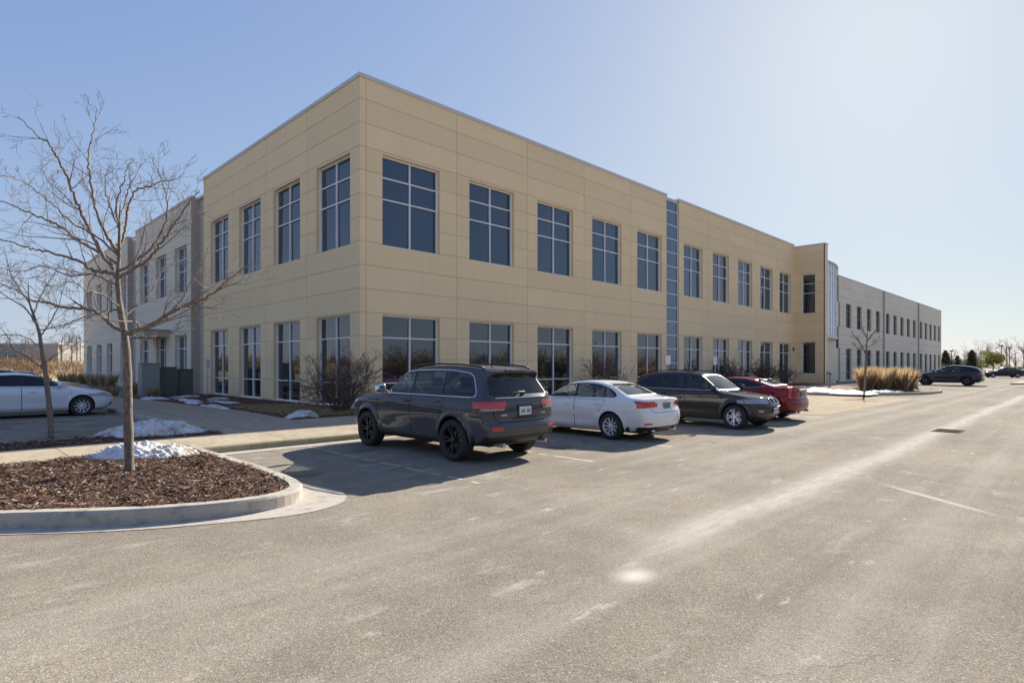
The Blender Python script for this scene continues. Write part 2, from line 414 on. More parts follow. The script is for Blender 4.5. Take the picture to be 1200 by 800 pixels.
# ------------------------------------------------------------------ setting: ground sheets
def sheet(name, poly, z, mat, **kw):
    mb = MB(); mb.poly([(x,y,z) for x,y in poly]); return mb.build(name, mat, **kw)
def gridground(name, x0, x1, y0, y1, n, m, zf, mat, **kw):
    mb = MB()
    for j in range(m+1):
        for i in range(n+1):
            x = x0+(x1-x0)*i/n; y = y0+(y1-y0)*j/m; mb.v.append((x,y,zf(x,y)))
    for j in range(m):
        for i in range(n):
            a = j*(n+1)+i; mb.f.append((a,a+1,a+n+2,a+n+1)); mb.m.append(0)
    return mb.build(name, mat, smooth=True, **kw)
sheet('ground', [(-900,-900),(1500,-900),(1500,1500),(-900,1500)], -.03, M['field'], kind='structure')
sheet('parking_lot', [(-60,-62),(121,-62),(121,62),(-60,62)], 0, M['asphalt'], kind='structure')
def bank_left(x, y):
    t = min(1, max(0, (y-63)/34)); return -.02 + 2.1*t*t*(3-2*t) + .25*t*noise.noise((x*.08, y*.08, 0))
gridground('hill', -160, 60, 62, 260, 60, 60, bank_left, M['field'], kind='structure')
def bank_right(x, y):
    t = min(1, max(0, (x-122)/60)); return -.02 + 1.1*t*t*(3-2*t) + .2*t*noise.noise((x*.06, y*.06, 3))
gridground('hill', 121, 420, -160, 150, 70, 70, bank_right, M['field'], kind='structure')
# sidewalk along the parking stalls, walkway in front of the left face
KX = -6.35
sw = slab([(-60,-6.95),(24.3,-6.95),(24.3,-4.85),(-60,-4.85)], -.02, .120)
sw.build('sidewalk', M['walk'], kind='structure')
slab([(KX,-4.85),(46.2,-4.85),(46.2,-2.6),(-3.7,-2.6),(-3.45,1.9),(-4.1,12.6),(-4.4,15.2),(-4.4,60),(KX,60)], -.02, .120).build('path', M['walk'], kind='structure')
# kerbs
def kerb_path(name, pts, w, z1, mat, z0=-.02, closed=False, **kw):
    """kerb strip of width w to the LEFT of the path"""
    P = [Vector((x,y,0)) for x,y in pts]; n = len(P); mb = MB(); prof = [(0,z0),(.008,z1-.025),(.03,z1),(w,z1),(w,z0)]
    rows = []
    for i in range(n):
        a = P[i-1] if (i > 0 or closed) else P[i]; b = P[(i+1)%n] if (i < n-1 or closed) else P[i]
        t = (b-a).normalized(); nrm = Vector((-t.y, t.x, 0))
        rows.append([P[i]+nrm*u+Vector((0,0,z)) for u, z in prof])
    k = n if closed else n-1
    for i in range(k):
        r, q = rows[i], rows[(i+1)%n]
        for j in range(len(prof)-1): mb.quad(r[j], q[j], q[j+1], r[j+1])
    return mb.build(name, mat, **kw)
def smooth_path(pts, it=3):
    for _ in range(it):
        q = [pts[0]]
        for a, b in zip(pts, pts[1:]):
            q += [(a[0]*.75+b[0]*.25, a[1]*.75+b[1]*.25), (a[0]*.25+b[0]*.75, a[1]*.25+b[1]*.75)]
        pts = q+[pts[-1]]
    return pts
kerb_path('kerb', [(-7.55,-7.10),(24.3,-7.10)], .148, .128, M['moss'], kind='structure')
kerb_path('kerb', [(KX-.15,60),(KX-.15,-3.3)], .147, .13, M['kerb'], kind='structure')
kerb_path('kerb', [(KX-.15,-3.3),(-60,-3.3)], .15, .13, M['kerb'], kind='structure')
slab([(-7.55,-7.45),(24.3,-7.45),(24.3,-7.10),(-7.55,-7.10)], -.01, .006).build('gutter', M['kerb'], kind='structure')
# strip of mulch between left lot and the sidewalk
def bumpy(name, poly, z, mat, step=.12, amp=.035, seed=0, **kw):
    xs = [p[0] for p in poly]; ys = [p[1] for p in poly]
    bm = bmesh.new(); vs = [bm.verts.new((x,y,z)) for x,y in poly]; bm.faces.new(vs)
    x = math.floor(min(xs)/step)*step
    while x < max(xs):
        bmesh.ops.bisect_plane(bm, geom=bm.verts[:]+bm.edges[:]+bm.faces[:], plane_co=(x,0,0), plane_no=(1,0,0)); x += step
    y = math.floor(min(ys)/step)*step
    while y < max(ys):
        bmesh.ops.bisect_plane(bm, geom=bm.verts[:]+bm.edges[:]+bm.faces[:], plane_co=(0,y,0), plane_no=(0,1,0)); y += step
    bm.normal_update()
    for v in bm.verts:
        if not v.is_boundary:
            v.co.z += amp*(noise.noise((v.co.x*3, v.co.y*3, seed))+.6*noise.noise((v.co.x*9, v.co.y*9, seed)))+amp*.6
    me = bpy.data.meshes.new(name); bm.to_mesh(me); bm.free()
    if me.polygons[0].normal.z < 0: me.flip_normals()
    me.materials.append(mat); o = bpy.data.objects.new(name, me); COL.objects.link(o)
    me.polygons.foreach_set('use_smooth', [True]*len(me.polygons))
    return tag(o, **kw)
bumpy('mulch_bed', [(-16,-4.86),(KX-.01,-4.86),(KX-.01,-3.46),(-16,-3.46)], .11, M['mulch'], .15, .04, 2, kind='structure')
# foreground planting island
isl_face = [(-22,-4.9),(-14.5,-8.6),(-12.2,-10.1),(-10.71,-11.08),(-9.93,-11.74),(-9.25,-12.13),(-8.7,-12.30),(-8.25,-12.30),(-7.9,-12.08),(-7.72,-11.7),(-7.64,-11.1),(-7.60,-10.2),(-7.60,-6.96)]
isl = smooth_path(isl_face, 2)
kerb_path('kerb', isl, .17, .165, M['kerb'], kind='structure')
gm = MB(); g2 = []
P = [Vector((x,y,0)) for x,y in isl]
wid = []
for i, p in enumerate(P):
    a = P[max(0,i-1)]; b = P[min(len(P)-1,i+1)]; t = (b-a).normalized(); nn = Vector((t.y,-t.x,0))
    w = .23 + .33*math.exp(-((p.x+8.0)**2+(p.y+12.0)**2)/.35)
    if p.x < -12: w = .23
    g2.append((p, p+nn*w))
for (a, b), (c, d) in zip(g2, g2[1:]):
    gm.quad((a.x,a.y,.010),(b.x,b.y,.006),(d.x,d.y,.006),(c.x,c.y,.010))
gm.build('gutter', M['kerb'], kind='structure')
def inset(poly, d):
    out = []
    for i in range(len(poly)):
        a = Vector(poly[max(0,i-1)]); b = Vector(poly[min(len(poly)-1,i+1)]); t = (b-a).normalized()
        out.append((poly[i][0]-t.y*d, poly[i][1]+t.x*d))
    return out
ins = inset(isl, .165)
isl_poly = ins + [(-22,-6.96)]
isl_poly = [p for p in isl_poly if not (p[1] > -6.96)] + []
isl_poly = [p for p in isl_poly]
bumpy('mulch_bed', isl_poly, .125, M['mulch'], .13, .045, 5, kind='structure')
def in_poly(x, y, poly):
    c = False; j = len(poly)-1
    for i in range(len(poly)):
        xi, yi = poly[i]; xj, yj = poly[j]
        if (yi > y) != (yj > y) and x < (xj-xi)*(y-yi)/(yj-yi)+xi: c = not c
        j = i
    return c
def chips(poly, n, z, bbox, amp, seed, size=.022):
    mb = MB(); k = 0
    while k < n:
        x = random.uniform(bbox[0], bbox[1]); y = random.uniform(bbox[2], bbox[3])
        if not in_poly(x, y, poly): continue
        k += 1
        zz = z + amp*(noise.noise((x*3,y*3,seed))+.6*noise.noise((x*9,y*9,seed)))+amp*.6 + random.uniform(.004,.02)
        a = random.uniform(0, 6.28); L = random.choice((.45,.7,1,1.3,1.7,2.6))*random.uniform(.8,1.2)*size; W = random.uniform(.25,.5)*size; tl = random.uniform(-.45,.45); rl = random.uniform(-.6,.6)
        R = Matrix.Rotation(a,3,'Z') @ Matrix.Rotation(tl,3,'Y') @ Matrix.Rotation(rl,3,'X')
        c = Vector((x,y,zz))
        q = [c+R@Vector(p) for p in ((-L,-W,0),(L*.8,-W*.7,0),(L,W*.6,0),(-L*.7,W,0))]
        t = R@Vector((0,0,.005))
        mb.poly([p+t for p in q]); 
    return mb
isl_in = [p for p in isl_poly]
chips(isl_in, 16000, .125, (-11.5,-7.7,-12.3,-7.0), .045, 5).build('bark_chips', M['chips'], label='loose brown bark chips over the curved planting island', cat='mulch', kind='stuff')
chips([(-16,-4.86),(KX,-4.86),(KX,-3.46),(-16,-3.46)], 3000, .11, (-11.5,KX,-4.86,-3.46), .04, 2).build('bark_chips', M['chips'], label='dark bark chips in the shaded strip behind the sidewalk', cat='mulch', kind='stuff')
# planting beds along the building
bed1 = [(-3.69,-2.62),(-3.44,1.9),(-4.09,12.6),(-4.38,16.0),(-.02,16.0),(-.02,-.02),(46,-.02),(46,-2.59),(-2.2,-2.59)][::-1]
bed_poly = [(-4.39,16.0),(-4.09,12.6),(-3.44,1.9),(-3.69,-2.59),(43.4,-2.59),(43.4,-.01),(-.01,-.01),(-.01,16.0)]
bumpy('mulch_bed', bed_poly, .10, M['mulch'], .35, .07, 9, kind='structure')
# dormant grass in the bed
def grass(poly, n, bbox, z, h, name, label, lean=.3, wd=.006, mat='drygrass', cat='grass'):
    mb = MB(); k = 0
    while k < n:
        x = random.uniform(bbox[0],bbox[1]); y = random.uniform(bbox[2],bbox[3])
        if not in_poly(x,y,poly): continue
        k += 1; a = random.uniform(0,6.28); hh = h*random.uniform(.5,1.1); l = random.uniform(0,lean)*hh; b = random.uniform(0,6.28)
        dx, dy = math.cos(a)*wd, math.sin(a)*wd; tx, ty = math.cos(b)*l, math.sin(b)*l
        mb.poly([(x-dx,y-dy,z),(x+dx,y+dy,z),(x+dx*.7+tx*.4,y+dy*.7+ty*.4,z+hh*.6),(x+tx,y+ty,z+hh),(x-dx*.7+tx*.4,y-dy*.7+ty*.4,z+hh*.6)])
    return mb.build(name, M[mat], label=label, cat=cat, kind='stuff')
E1 = [(-3.3,-2.2),(-1.2,-2.2),(-1.0,3),(-3.2,4)]
grass(E1, 9000, (-3.4,-.9,-2.3,4.1), .12, .13, 'grass', 'brown dormant turf in the bed beside the left face', .8, .008)
# concrete parking pad beyond the red car and kerb island far right
slab([(10.4,-12.6),(24.3,-12.6),(24.3,-7.45),(10.4,-7.45)], -.01, .006).build('parking_pad', M['pad'], kind='structure')
far_isl = smooth_path([(24.5,-4.9),(24.5,-7.2),(24.9,-8.6),(26.5,-10.3),(29.0,-11.9),(32.5,-12.4),(35.6,-12.0),(37.6,-10.2),(38.0,-7.5),(38.0,-4.9)], 2)
kerb_path('kerb', far_isl, .16, .15, M['kerb'], kind='structure')
fi = inset(far_isl, .155)
bumpy('mulch_bed', fi, .12, M['mulch'], .3, .05, 12, kind='structure')
# second far kerb island beyond
slab([(57,-13.6),(57,-14.4),(68,-14.4),(68,-13.6)][::-1], -.01, .13).build('kerb', M['kerb'], kind='structure')
# painted markings
def stripe(name, a, b, w, mat, z=.004, gap=.28, **kw):
    a = Vector((a[0],a[1],z)); b = Vector((b[0],b[1],z)); t = (b-a).normalized(); nn = Vector((-t.y,t.x,0))*w/2
    n = max(2, int((b-a).length/.18)); mb = MB()
    for i in range(n):
        if random.random() < gap: continue
        p, q = a.lerp(b, i/n), a.lerp(b, (i+1)/n)
        w1 = nn*random.uniform(.72,1.05); w2 = nn*random.uniform(.72,1.05)
        mb.poly([p-w1,q-w1,q+w2,p+w2])
    return mb.build(name, mat, kind='structure', **kw)
for X in (-5.62,-2.93,-.25,2.45,5.15+1.1,9.3):
    stripe('parking_line', (X,-7.5), (X,-12.85), .10, M['yellowline'])
for X in (13,15.8,18.5,21.2): stripe('parking_line', (X,-7.5), (X,-12.5), .10, M['yellowline'], z=.011)
for X in (45,47.7,56.5,59.3): stripe('parking_line', (X,-6.5), (X,-12.3), .10, M['paintline'])
for i in range(8): stripe('parking_line', (-7.0-2.75*i if 0 else -11.9, 3.6+2.75*i), (-6.6, 3.6+2.75*i), .10, M['paintline'])
# ------------------------------------------------------------------ buildings
def wall_grid(origin, u, n, L, z0, z1, openings, vj, hj, reveal, g=.014, hw=.011, u_skip=None):
    """wall face: origin (x,y), u along, n outward. mats: 0 wall, 1 joint"""
    us = {0.0, L}; zs = {z0, z1}
    for a, b, c, d in openings: us |= {a,b}; zs |= {c,d}
    for v in vj: us |= {v-hw, v+hw}
    for v in hj: zs |= {v-hw, v+hw}
    us = sorted(x for x in us if 0 <= x <= L); zs = sorted(z for z in zs if z0 <= z <= z1)
    nu, nz = len(us)-1, len(zs)-1; D = np.zeros((nu, nz)); O = np.zeros((nu,nz), int)
    for i in range(nu):
        uc = (us[i]+us[i+1])/2
        vjf = any(abs(uc-v) < hw for v in vj)
        for j in range(nz):
            zc = (zs[j]+zs[j+1])/2
            if vjf or any(abs(zc-v) < hw for v in hj): D[i,j] = g; O[i,j] = 1
            for a, b, c, d in openings:
                if a < uc < b and c < zc < d: D[i,j] = reveal; O[i,j] = 2
    mb = MB()
    def P(uu, zz, d): return (origin[0]+u[0]*uu-n[0]*d, origin[1]+u[1]*uu-n[1]*d, zz)
    flip = (u[0]*n[1]-u[1]*n[0]) > 0   # orientation helper
    def q(a,b,c,d,m):
        mb.quad(*((a,b,c,d) if not flip else (d,c,b,a)), m)
    for i in range(nu):
        for j in range(nz):
            if O[i,j] != 2:
                d = D[i,j]; q(P(us[i],zs[j],d),P(us[i+1],zs[j],d),P(us[i+1],zs[j+1],d),P(us[i],zs[j+1],d), int(O[i,j]==1))
            if i+1 < nu and D[i,j] != D[i+1,j]:
                q(P(us[i+1],zs[j],D[i,j]),P(us[i+1],zs[j],D[i+1,j]),P(us[i+1],zs[j+1],D[i+1,j]),P(us[i+1],zs[j+1],D[i,j]), 0)
            if j+1 < nz and D[i,j] != D[i,j+1]:
                q(P(us[i],zs[j+1],D[i,j]),P(us[i+1],zs[j+1],D[i,j]),P(us[i+1],zs[j+1],D[i,j+1]),P(us[i],zs[j+1],D[i,j+1]), 0)
    return mb
def window(parent, origin, u, n, u0, u1, z0, z1, transoms, mull, reveal, mat, fw=.055, fmat='frame'):
    """pane mesh with the aluminium frame as its child"""
    w = u1-u0; U = Vector((u[0],u[1],0)); NN = Vector((n[0],n[1],0))
    O = Vector((origin[0],origin[1],0))+U*u0-NN*(reveal+.02)
    e = MB(); 
    def P(a, z, d=0): return tuple(O+U*a-NN*d+Vector((0,0,z)))
    # separate panes with tiny tilts, as real double glazing reflects
    xs = [0]+[w*m for m in mull]+[w]; zz = [z0]+list(transoms)+[z1]
    for i in range(len(xs)-1):
        for j in range(len(zz)-1):
            t1, t2 = random.uniform(-.009,.009), random.uniform(-.009,.009)
            q = [P(xs[i], zz[j], .03+t1), P(xs[i+1], zz[j], .03-t1+t2), P(xs[i+1], zz[j+1], .03-t1), P(xs[i], zz[j+1], .03+t1+t2)]
            e.quad(*(q if (u[0]*n[1]-u[1]*n[0]) < 0 else q[::-1]))
    base = P(w/2, z0); 
    pane = e.build('window', mat, parent=parent, origin=base)
    f = MB()
    def bar(a0,a1,b0,b1,fr,bk):
        c = O+U*(a0+a1)/2+NN*(fr-bk)/2+Vector((0,0,(b0+b1)/2))
        f.obox(c, (U, NN, (0,0,1)), ((a1-a0)/2,(fr+bk)/2,(b1-b0)/2))
    for a in (0, w-fw): bar(a, a+fw, z0, z1, .040, .05)
    for m in mull: bar(w*m-fw*.45, w*m+fw*.45, z0+fw, z1-fw, .036, .05)
    for z in [z0, z1-fw]: bar(fw, w-fw, z, z+fw, .038, .05)
    for z in transoms: bar(fw, w-fw, z-fw*.42, z+fw*.42, .030, .05)
    fo = f.build('frame', M[fmat], origin=base)
    fo.parent = pane; fo.location = (0,0,0)
    return pane
HJ = [3.67+.873*k for k in range(-4, 10)]
HJ = [z for z in HJ if .15 < z < 12.2]
XR, XL = (1,0), (0,1)
nR, nL = (0,-1), (-1,0)
RV = .17
bld = empty('office_building', (0,0,0), label='large beige two-storey precast office building with rows of tinted windows', cat='building')
# --- right face, first section X 0..21.6
up = (6.24, 9.68, [8.04, 8.86]); lo = (.12, 3.62, [1.02, 2.76])
j1 = [.26+4.335*i for i in range(5)]
op1 = [(j+.70, j+3.42) for j in j1]
mb = wall_grid((0,0), XR, nR, 21.6, -.05, 12.3, [(a,b,z[0],z[1]) for a,b in op1 for z in (up,lo)], j1, HJ, RV)
mb.build('wall', [M['beige'], M['beige_joint']], parent=bld)
for a, b in op1:
    window(bld, (0,0), XR, nR, a, b, up[0], up[1], up[2], [.5], RV, M['pane'])
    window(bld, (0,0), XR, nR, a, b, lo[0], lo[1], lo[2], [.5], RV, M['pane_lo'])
# --- second section 23.1..43.5
j2 = [4.08*i for i in range(1,5)]
op2 = [(4.08*i+.66, 4.08*i+3.22) for i in range(5)]
mb = wall_grid((23.1,0), XR, nR, 20.4, -.05, 12.3, [(a,b,z[0],z[1]) for a,b in op2 for z in (up,lo)], j2, HJ, RV)
mb.build('wall', [M['beige'], M['beige_joint']], parent=bld)
for a, b in op2:
    window(bld, (23.1,0), XR, nR, a, b, up[0], up[1], up[2], [.5], RV, M['pane'])
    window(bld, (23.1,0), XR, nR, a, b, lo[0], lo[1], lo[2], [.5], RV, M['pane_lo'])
# --- glass strip between the sections
zt = [.12+.873*k for k in range(1,14)]
window(bld, (21.6,0), XR, nR, 0, 1.5, .12, 12.15, zt, [], .05, M['strip'], fw=.05)
mb = MB(); mb.box(21.6,23.1,.0,.4,-.05,.118); mb.build('strip_sill', M['frame'], parent=bld)
# --- left face, Y 0..17.1
jl = [4.2, 8.36, 12.56]
opl = [(a, a+2.68) for a in (.70, 4.87, 9.02, 13.22)]
mb = wall_grid((0,0), XL, nL, 17.1, -.05, 12.3, [(a,b,z[0],z[1]) for a,b in opl for z in (up,lo)], jl+[.26*0+16.85], HJ, RV)
mb.build('wall', [M['beige'], M['beige_joint']], parent=bld)
for a, b in opl:
    window(bld, (0,0), XL, nL, a, b, up[0], up[1], up[2], [.5], RV, M['pane'])
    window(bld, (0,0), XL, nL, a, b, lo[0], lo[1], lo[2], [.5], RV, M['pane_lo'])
# --- pavilion projecting from the main plane at X=43.5
PW = 2.45
pj = (.45, 2.05)
mb = wall_grid((43.5,0), (0,-1), nL, PW+.05, -.05, 12.15, [(.62,1.72,6.24,9.68),(.62,1.72,.95,3.75)], [], HJ, RV)
mb.build('wall', [M['beige'], M['beige_joint']], parent=bld)
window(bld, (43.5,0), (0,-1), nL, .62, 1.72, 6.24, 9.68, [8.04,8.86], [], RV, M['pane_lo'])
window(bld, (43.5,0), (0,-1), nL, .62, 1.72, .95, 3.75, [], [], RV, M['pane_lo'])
mb = MB(); mb.box(43.5,44.25,-PW-.05,-PW+.03,-.05,12.15); mb.box(44.17,44.25,-PW+.03,0,-.05,12.15); mb.box(44.25,56,-.0,.06,-.05,11.9)
mb.build('wall', [M['beige']], parent=bld)
# curved curtain bay behind the fin
arc = [(44.25+7.2*t, -(.2+2.0*math.sqrt(max(0,1-(t*1.0)**2.6)))) for t in [i/16 for i in range(17)]]
bz = [4.35+.82*k for k in range(0,9)]
gb = MB(); fb = MB()
for (x0,y0),(x1,y1) in zip(arc, arc[1:]):
    for z0, z1 in zip(bz, bz[1:]): gb.quad((x0,y0,z0),(x1,y1,z0),(x1,y1,z1),(x0,y0,z1))
bay = gb.build('glass_bay', M['bayglass'], parent=bld)
for i, (x, y) in enumerate(arc):
    if i % 2 == 0: fb.tube([(x,y-.02,bz[0]),(x,y-.02,bz[-1])], .045, 4)
for z in bz: fb.tube([(x,y-.03,z) for x,y in arc], .04, 4)
fb.build('frame', M['frame'], parent=bay)
cb = MB(); cb.poly([(x,y-.12,bz[-1]+.08) for x,y in arc]+[(51.45,0,bz[-1]+.08),(44.25,0,bz[-1]+.08)])
for (x0,y0),(x1,y1) in zip(arc, arc[1:]): cb.quad((x0,y0-.12,bz[-1]-.06),(x1,y1-.12,bz[-1]-.06),(x1,y1-.12,bz[-1]+.08),(x0,y0-.12,bz[-1]+.08)); pass
cb.build('bay_rim', M['cap'], parent=bay, weld=True)
cb = MB()
for (x0,y0),(x1,y1) in zip(arc, arc[1:]): cb.quad((x0,y0-.12,bz[0]-.22),(x1,y1-.12,bz[0]-.22),(x1,y1-.12,bz[0]),(x0,y0-.12,bz[0]))
cb.poly([(x,y-.12,bz[0]-.22) for x,y in arc][::-1]+[(44.25,0,bz[0]-.22),(51.45,0,bz[0]-.22)])
cb.build('bay_soffit', M['cap'], parent=bay, weld=True)
mb = MB(); mb.box(44.26,50.6,-1.35,-.01,-.05,4.1); mb.build('lobby_wall', M['grey'], parent=bld)
# caps (metal coping)
mb = MB(); o_ = .045; H1, H2 = 12.30, 12.44
mb.box(-o_, 21.62, -o_, .35, H1, H2); mb.box(-o_, .35, .35, 17.12, H1, H2+.001)
mb.box(23.08, 43.5-o_, -o_, .35, H1, H2); mb.box(43.5-o_, 44.3, -PW-.1, .35, 12.15, 12.27); mb.box(21.62,23.08,.05,.4,12.2,12.29)
mb.build('parapet_cap', M['cap'], parent=bld)
mb = MB(); mb.box(.36,56,.42,17.0,11.4,11.6); mb.build('roof', M['roof'], parent=bld)
mb = MB(); mb.box(.2,56,17.0,17.1,-.05,12.3); mb.box(21.0,23.7,.35,.45,-.05,12.3); mb.box(.30,44.0,.35,.42,11.6,12.29); mb.build('back_wall', M['beige'], parent=bld)
mb = MB(); mb.box(43.05,43.25,-.09,-.0,3.0,3.3); mb.build('wall_light', M['dkmetal'], parent=bld)
# --- far right wing
fw_ = empty('office_wing', (56,0,0), label='long pale grey office wing receding to the right behind the dried grass', cat='building')
def wing(parent, origin, u, n, L, H, ops, vj, jointH, ups, los, wide, dx=0):
    m_ = wall_grid((origin[0]-dx, origin[1]), u, n, L, -.05, H, [(a,b,z[0],z[1]) for a,b in ops for z in (ups,los)], vj, jointH, .16, hw=.014)
    m_.build('wall', [M['grey'], M['grey_joint']], parent=parent)
upf = (5.75, 8.35, [6.9,7.6]); lof = (.12, 3.5, [1.0,2.7]); FH = 11.0
ops = []
for s0, s1 in ((53.6,73.6),(74.4,93.7),(94.6,112.6)):
    st = (s1-s0)/5
    ops += [(s0+st*(i+.5)-.95-51.5, s0+st*(i+.5)+.95-51.5) for i in range(5)]
ops = ops
wing(fw_, (51.5,0), XR, nR, 61.1, FH, ops, [22.1+.4,42.2+.4], [.9+1.0*k for k in range(10)], upf, lof, 1.9, dx=56)
for a, b in ops:
    for z in (upf, lof): window(fw_, (51.5-56,0), XR, nR, a, b, z[0], z[1], z[2], [.5], .16, M['pane_far'], fw=.05, fmat='frame_far')
for x in (74.0, 94.15):
    mb = MB(); mb.box(x-.13-56, x+.13-56, -.20, -.0, -.05, FH+.02); mb.build('downspout', M['steel'], parent=fw_)
mb = MB(); mb.box(-4.5, 56.65, -.05, .3, FH, FH+.12); mb.build('parapet_cap', M['cap'], parent=fw_)
mb = MB(); mb.box(56.55-.0,56.6,.0,17,-.05,FH-.001); mb.box(0,56.5,17,17.1,-.05,FH); mb.build('back_wall', M['grey'], parent=fw_)
mb = MB(); mb.box(0,56.5,.2,17,FH-.6,FH-.5); mb.build('roof', M['roof'], parent=fw_)
# --- left wing
lw = empty('office_wing', (0,19.2,0), label='pale grey office wing with canopied entrance at left beyond the bare tree', cat='building')
LH = 11.75
def lwall(y0, y1, x, ops):
    o = wall_grid((x, y0-19.2), XL, nL, y1-y0, -.05, LH, [(a-y0,b-y0,z[0],z[1]) for a,b in ops for z in (upl,lol)], [], [k*.873+.3 for k in range(14)], .22, hw=.010, g=.01)
    o.build('wall', [M['grey'], M['grey_joint']], parent=lw)
    for a, b in ops:
        for z in (upl, lol): window(lw, (x, -19.2), XL, nL, a, b, z[0], z[1], z[2], [.5], .22, M['pane'] if z is upl else M['pane_lo'], fw=.06)
upl = (6.25, 9.1, [7.6,8.35]); lol = (.12, 3.6, [1.0,2.75])
lwall(19.35, 32.5, 0, [(20.2,22.6),(24.5,26.9),(28.8,31.2)])
lwall(35.0, 53.2, 0, [(35.6,37.4),(40.3,42.5),(44.7,46.9),(49.2,51.4)])
mb = wall_grid((.35, 32.5-19.2), XL, nL, 2.5, -.05, LH-.2, [], [], [k*.436+.3 for k in range(27)], .1)
mb.quad((0,13.3,-.05),(.35,13.3,-.05),(.35,13.3,LH),(0,13.3,LH)); mb.quad((0,15.8,-.05),(.35,15.8,-.05),(.35,15.8,LH),(0,15.8,LH))
mb.build('recess_wall', [M['taupe'], M['taupe_joint']], parent=lw)
mb = wall_grid((.45, 17.1-19.2), XL, nL, 2.25, -.05, LH-.1, [], [], [k*.436+.3 for k in range(27)], .1, hw=.015)
mb.quad((0,.15,-.05),(.45,.15,-.05),(.45,.15,LH),(0,.15,LH), 0)
mb.build('recess_wall', [M['taupe'], M['taupe_joint']], parent=lw)
mb = MB(); mb.box(-.05,.3,.13,13.35,LH,LH+.12); mb.box(-.05,.3,15.75,34.05,LH,LH+.12); mb.box(.31,.6,-2.1,34,LH-.1,LH+.05); mb.build('parapet_cap', M['cap'], parent=lw)
mb = MB(); mb.box(.3,20,34.0,34.1,-.05,LH); mb.box(.6,20,-2.0,34.0,LH-.6,LH-.5); mb.build('roof', M['roof'], parent=lw)
mb = MB(); mb.box(-1.5,0,4.4,8.8,3.55,3.95); mb.box(-1.62,0,4.28,8.92,3.95,4.02); mb.build('canopy', M['taupe'], parent=lw, bevel=.01)
# --- utility cabinets
def cabinet(x, y, rz, w, d, h, mat, label):
    t = empty('utility_cabinet', (x,y,.08), rz, label=label, cat='utility box', group='utility cabinets by the left wing')
    mb = MB(); mb.box(-w/2,w/2,-d/2,d/2,.06,h); mb.build('cabinet_body', M[mat], parent=t, bevel=.02)
    mb = MB(); mb.box(-w/2-.04,w/2+.04,-d/2-.04,d/2+.04,h,h+.05); mb.build('lid', M[mat], parent=t, bevel=.015)
    mb = MB(); mb.box(-w/2-.08,w/2+.08,-d/2-.08,d/2+.08,-.08,.06); mb.build('concrete_base', M['kerb'], parent=t, bevel=.01)
    mb = MB(); mb.box(-w/2-.012,-w/2,-d/2+.06,-.02,.14,h-.08); mb.box(-w/2-.012,-w/2,.02,d/2-.06,.14,h-.08); mb.box(-w/2-.03,-w/2-.012,-.05,-.02,h*.5,h*.62)
    mb.box(-w/2+.06,w/2-.06,-d/2-.012,-d/2,.14,h-.08)
    mb.build('door_panel', M[mat], parent=t, bevel=.004)
    return t
cabinet(-3.35, 14.5, 0, .78, .8, 1.70, 'boxgreen_light', 'tall pale green utility cabinet with double doors, nearest the parking lot')
cabinet(-2.35, 15.3, 0, .75, .7, 1.5, 'boxgreen', 'tall dark green utility cabinet in the middle of the row')
cabinet(-1.45, 15.6, 0, .72, .7, 1.38, 'boxgreen', 'lower dark green utility cabinet nearest the building wall')
# --- signs, bollards
def sign(x, y, rz, h, label, pw=.30, ph=.46, tilt=0):
    t = empty('parking_sign', (x,y,.08), rz, label=label, cat='sign', group='small white parking signs along the building')
    t.rotation_euler[1] = tilt
    mb = MB(); mb.box(-.022,.022,-.012,.012,-.1,h); p = mb.build('post', M['steel'], parent=t)
    mb = MB(); mb.box(-pw/2,pw/2,-.022,-.014,h-ph-.02,h-.02); mb.build('sign_plate', M['signwhite'], parent=t, bevel=.003)
sign(-1.35, 12.3, rad(40), 1.95, 'white parking sign leaning on its post in the bed at the left face', tilt=.05)
sign(15.9, -3.4, rad(-25), 2.15, 'white parking sign standing behind the black crossover roof rear')
sign(21.2, -3.4, rad(-50), 2.15, 'white parking sign standing between the black crossover and the red coupe', .22)
def bollard(x, y, h, label):
    t = empty('bollard', (x,y,.12), label=label, cat='bollard', group='round path bollards by the far planting island')
    mb = MB(); mb.lathe([(.085,0),(.085,h*.93),(.07,h)], 14, 'z'); mb.poly([(.07*math.cos(a),.07*math.sin(a),h) for a in [k*math.pi/7 for k in range(14)]]); mb.build('post', M['bollard'], parent=t, smooth=False)
    mb = MB(); mb.lathe([(.09,h*.80),(.09,h*.88)], 14, 'z'); mb.build('band', M['dkmetal'], parent=t)
bollard(35.4,-10.6,1.15,'pale bollard in front of the dried ornamental grass')
bollard(40.6,-3.6,1.15,'pale bollard beside the beige pavilion window')
bollard(35.8,-5.2,1.15,'pale bollard behind the snowy end of the far island')
# drains
for (x,y,l) in ((7.5,-16.4,'near'),(23.5,-22.5,'far')):
    mb = MB()
    mb.box(x-.45,x+.45,y-.3,y+.3,-.02,.008)
    for k in range(9): mb.box(x-.38+k*.09,x-.34+k*.09,y-.24,y+.24,.008,.016)
    mb.build('drain_grate', M['iron'], origin='auto', label='iron drain grate set in the asphalt, '+('nearer and left one' if l=='near' else 'farther and right one'), cat='drain', group='drain grates')
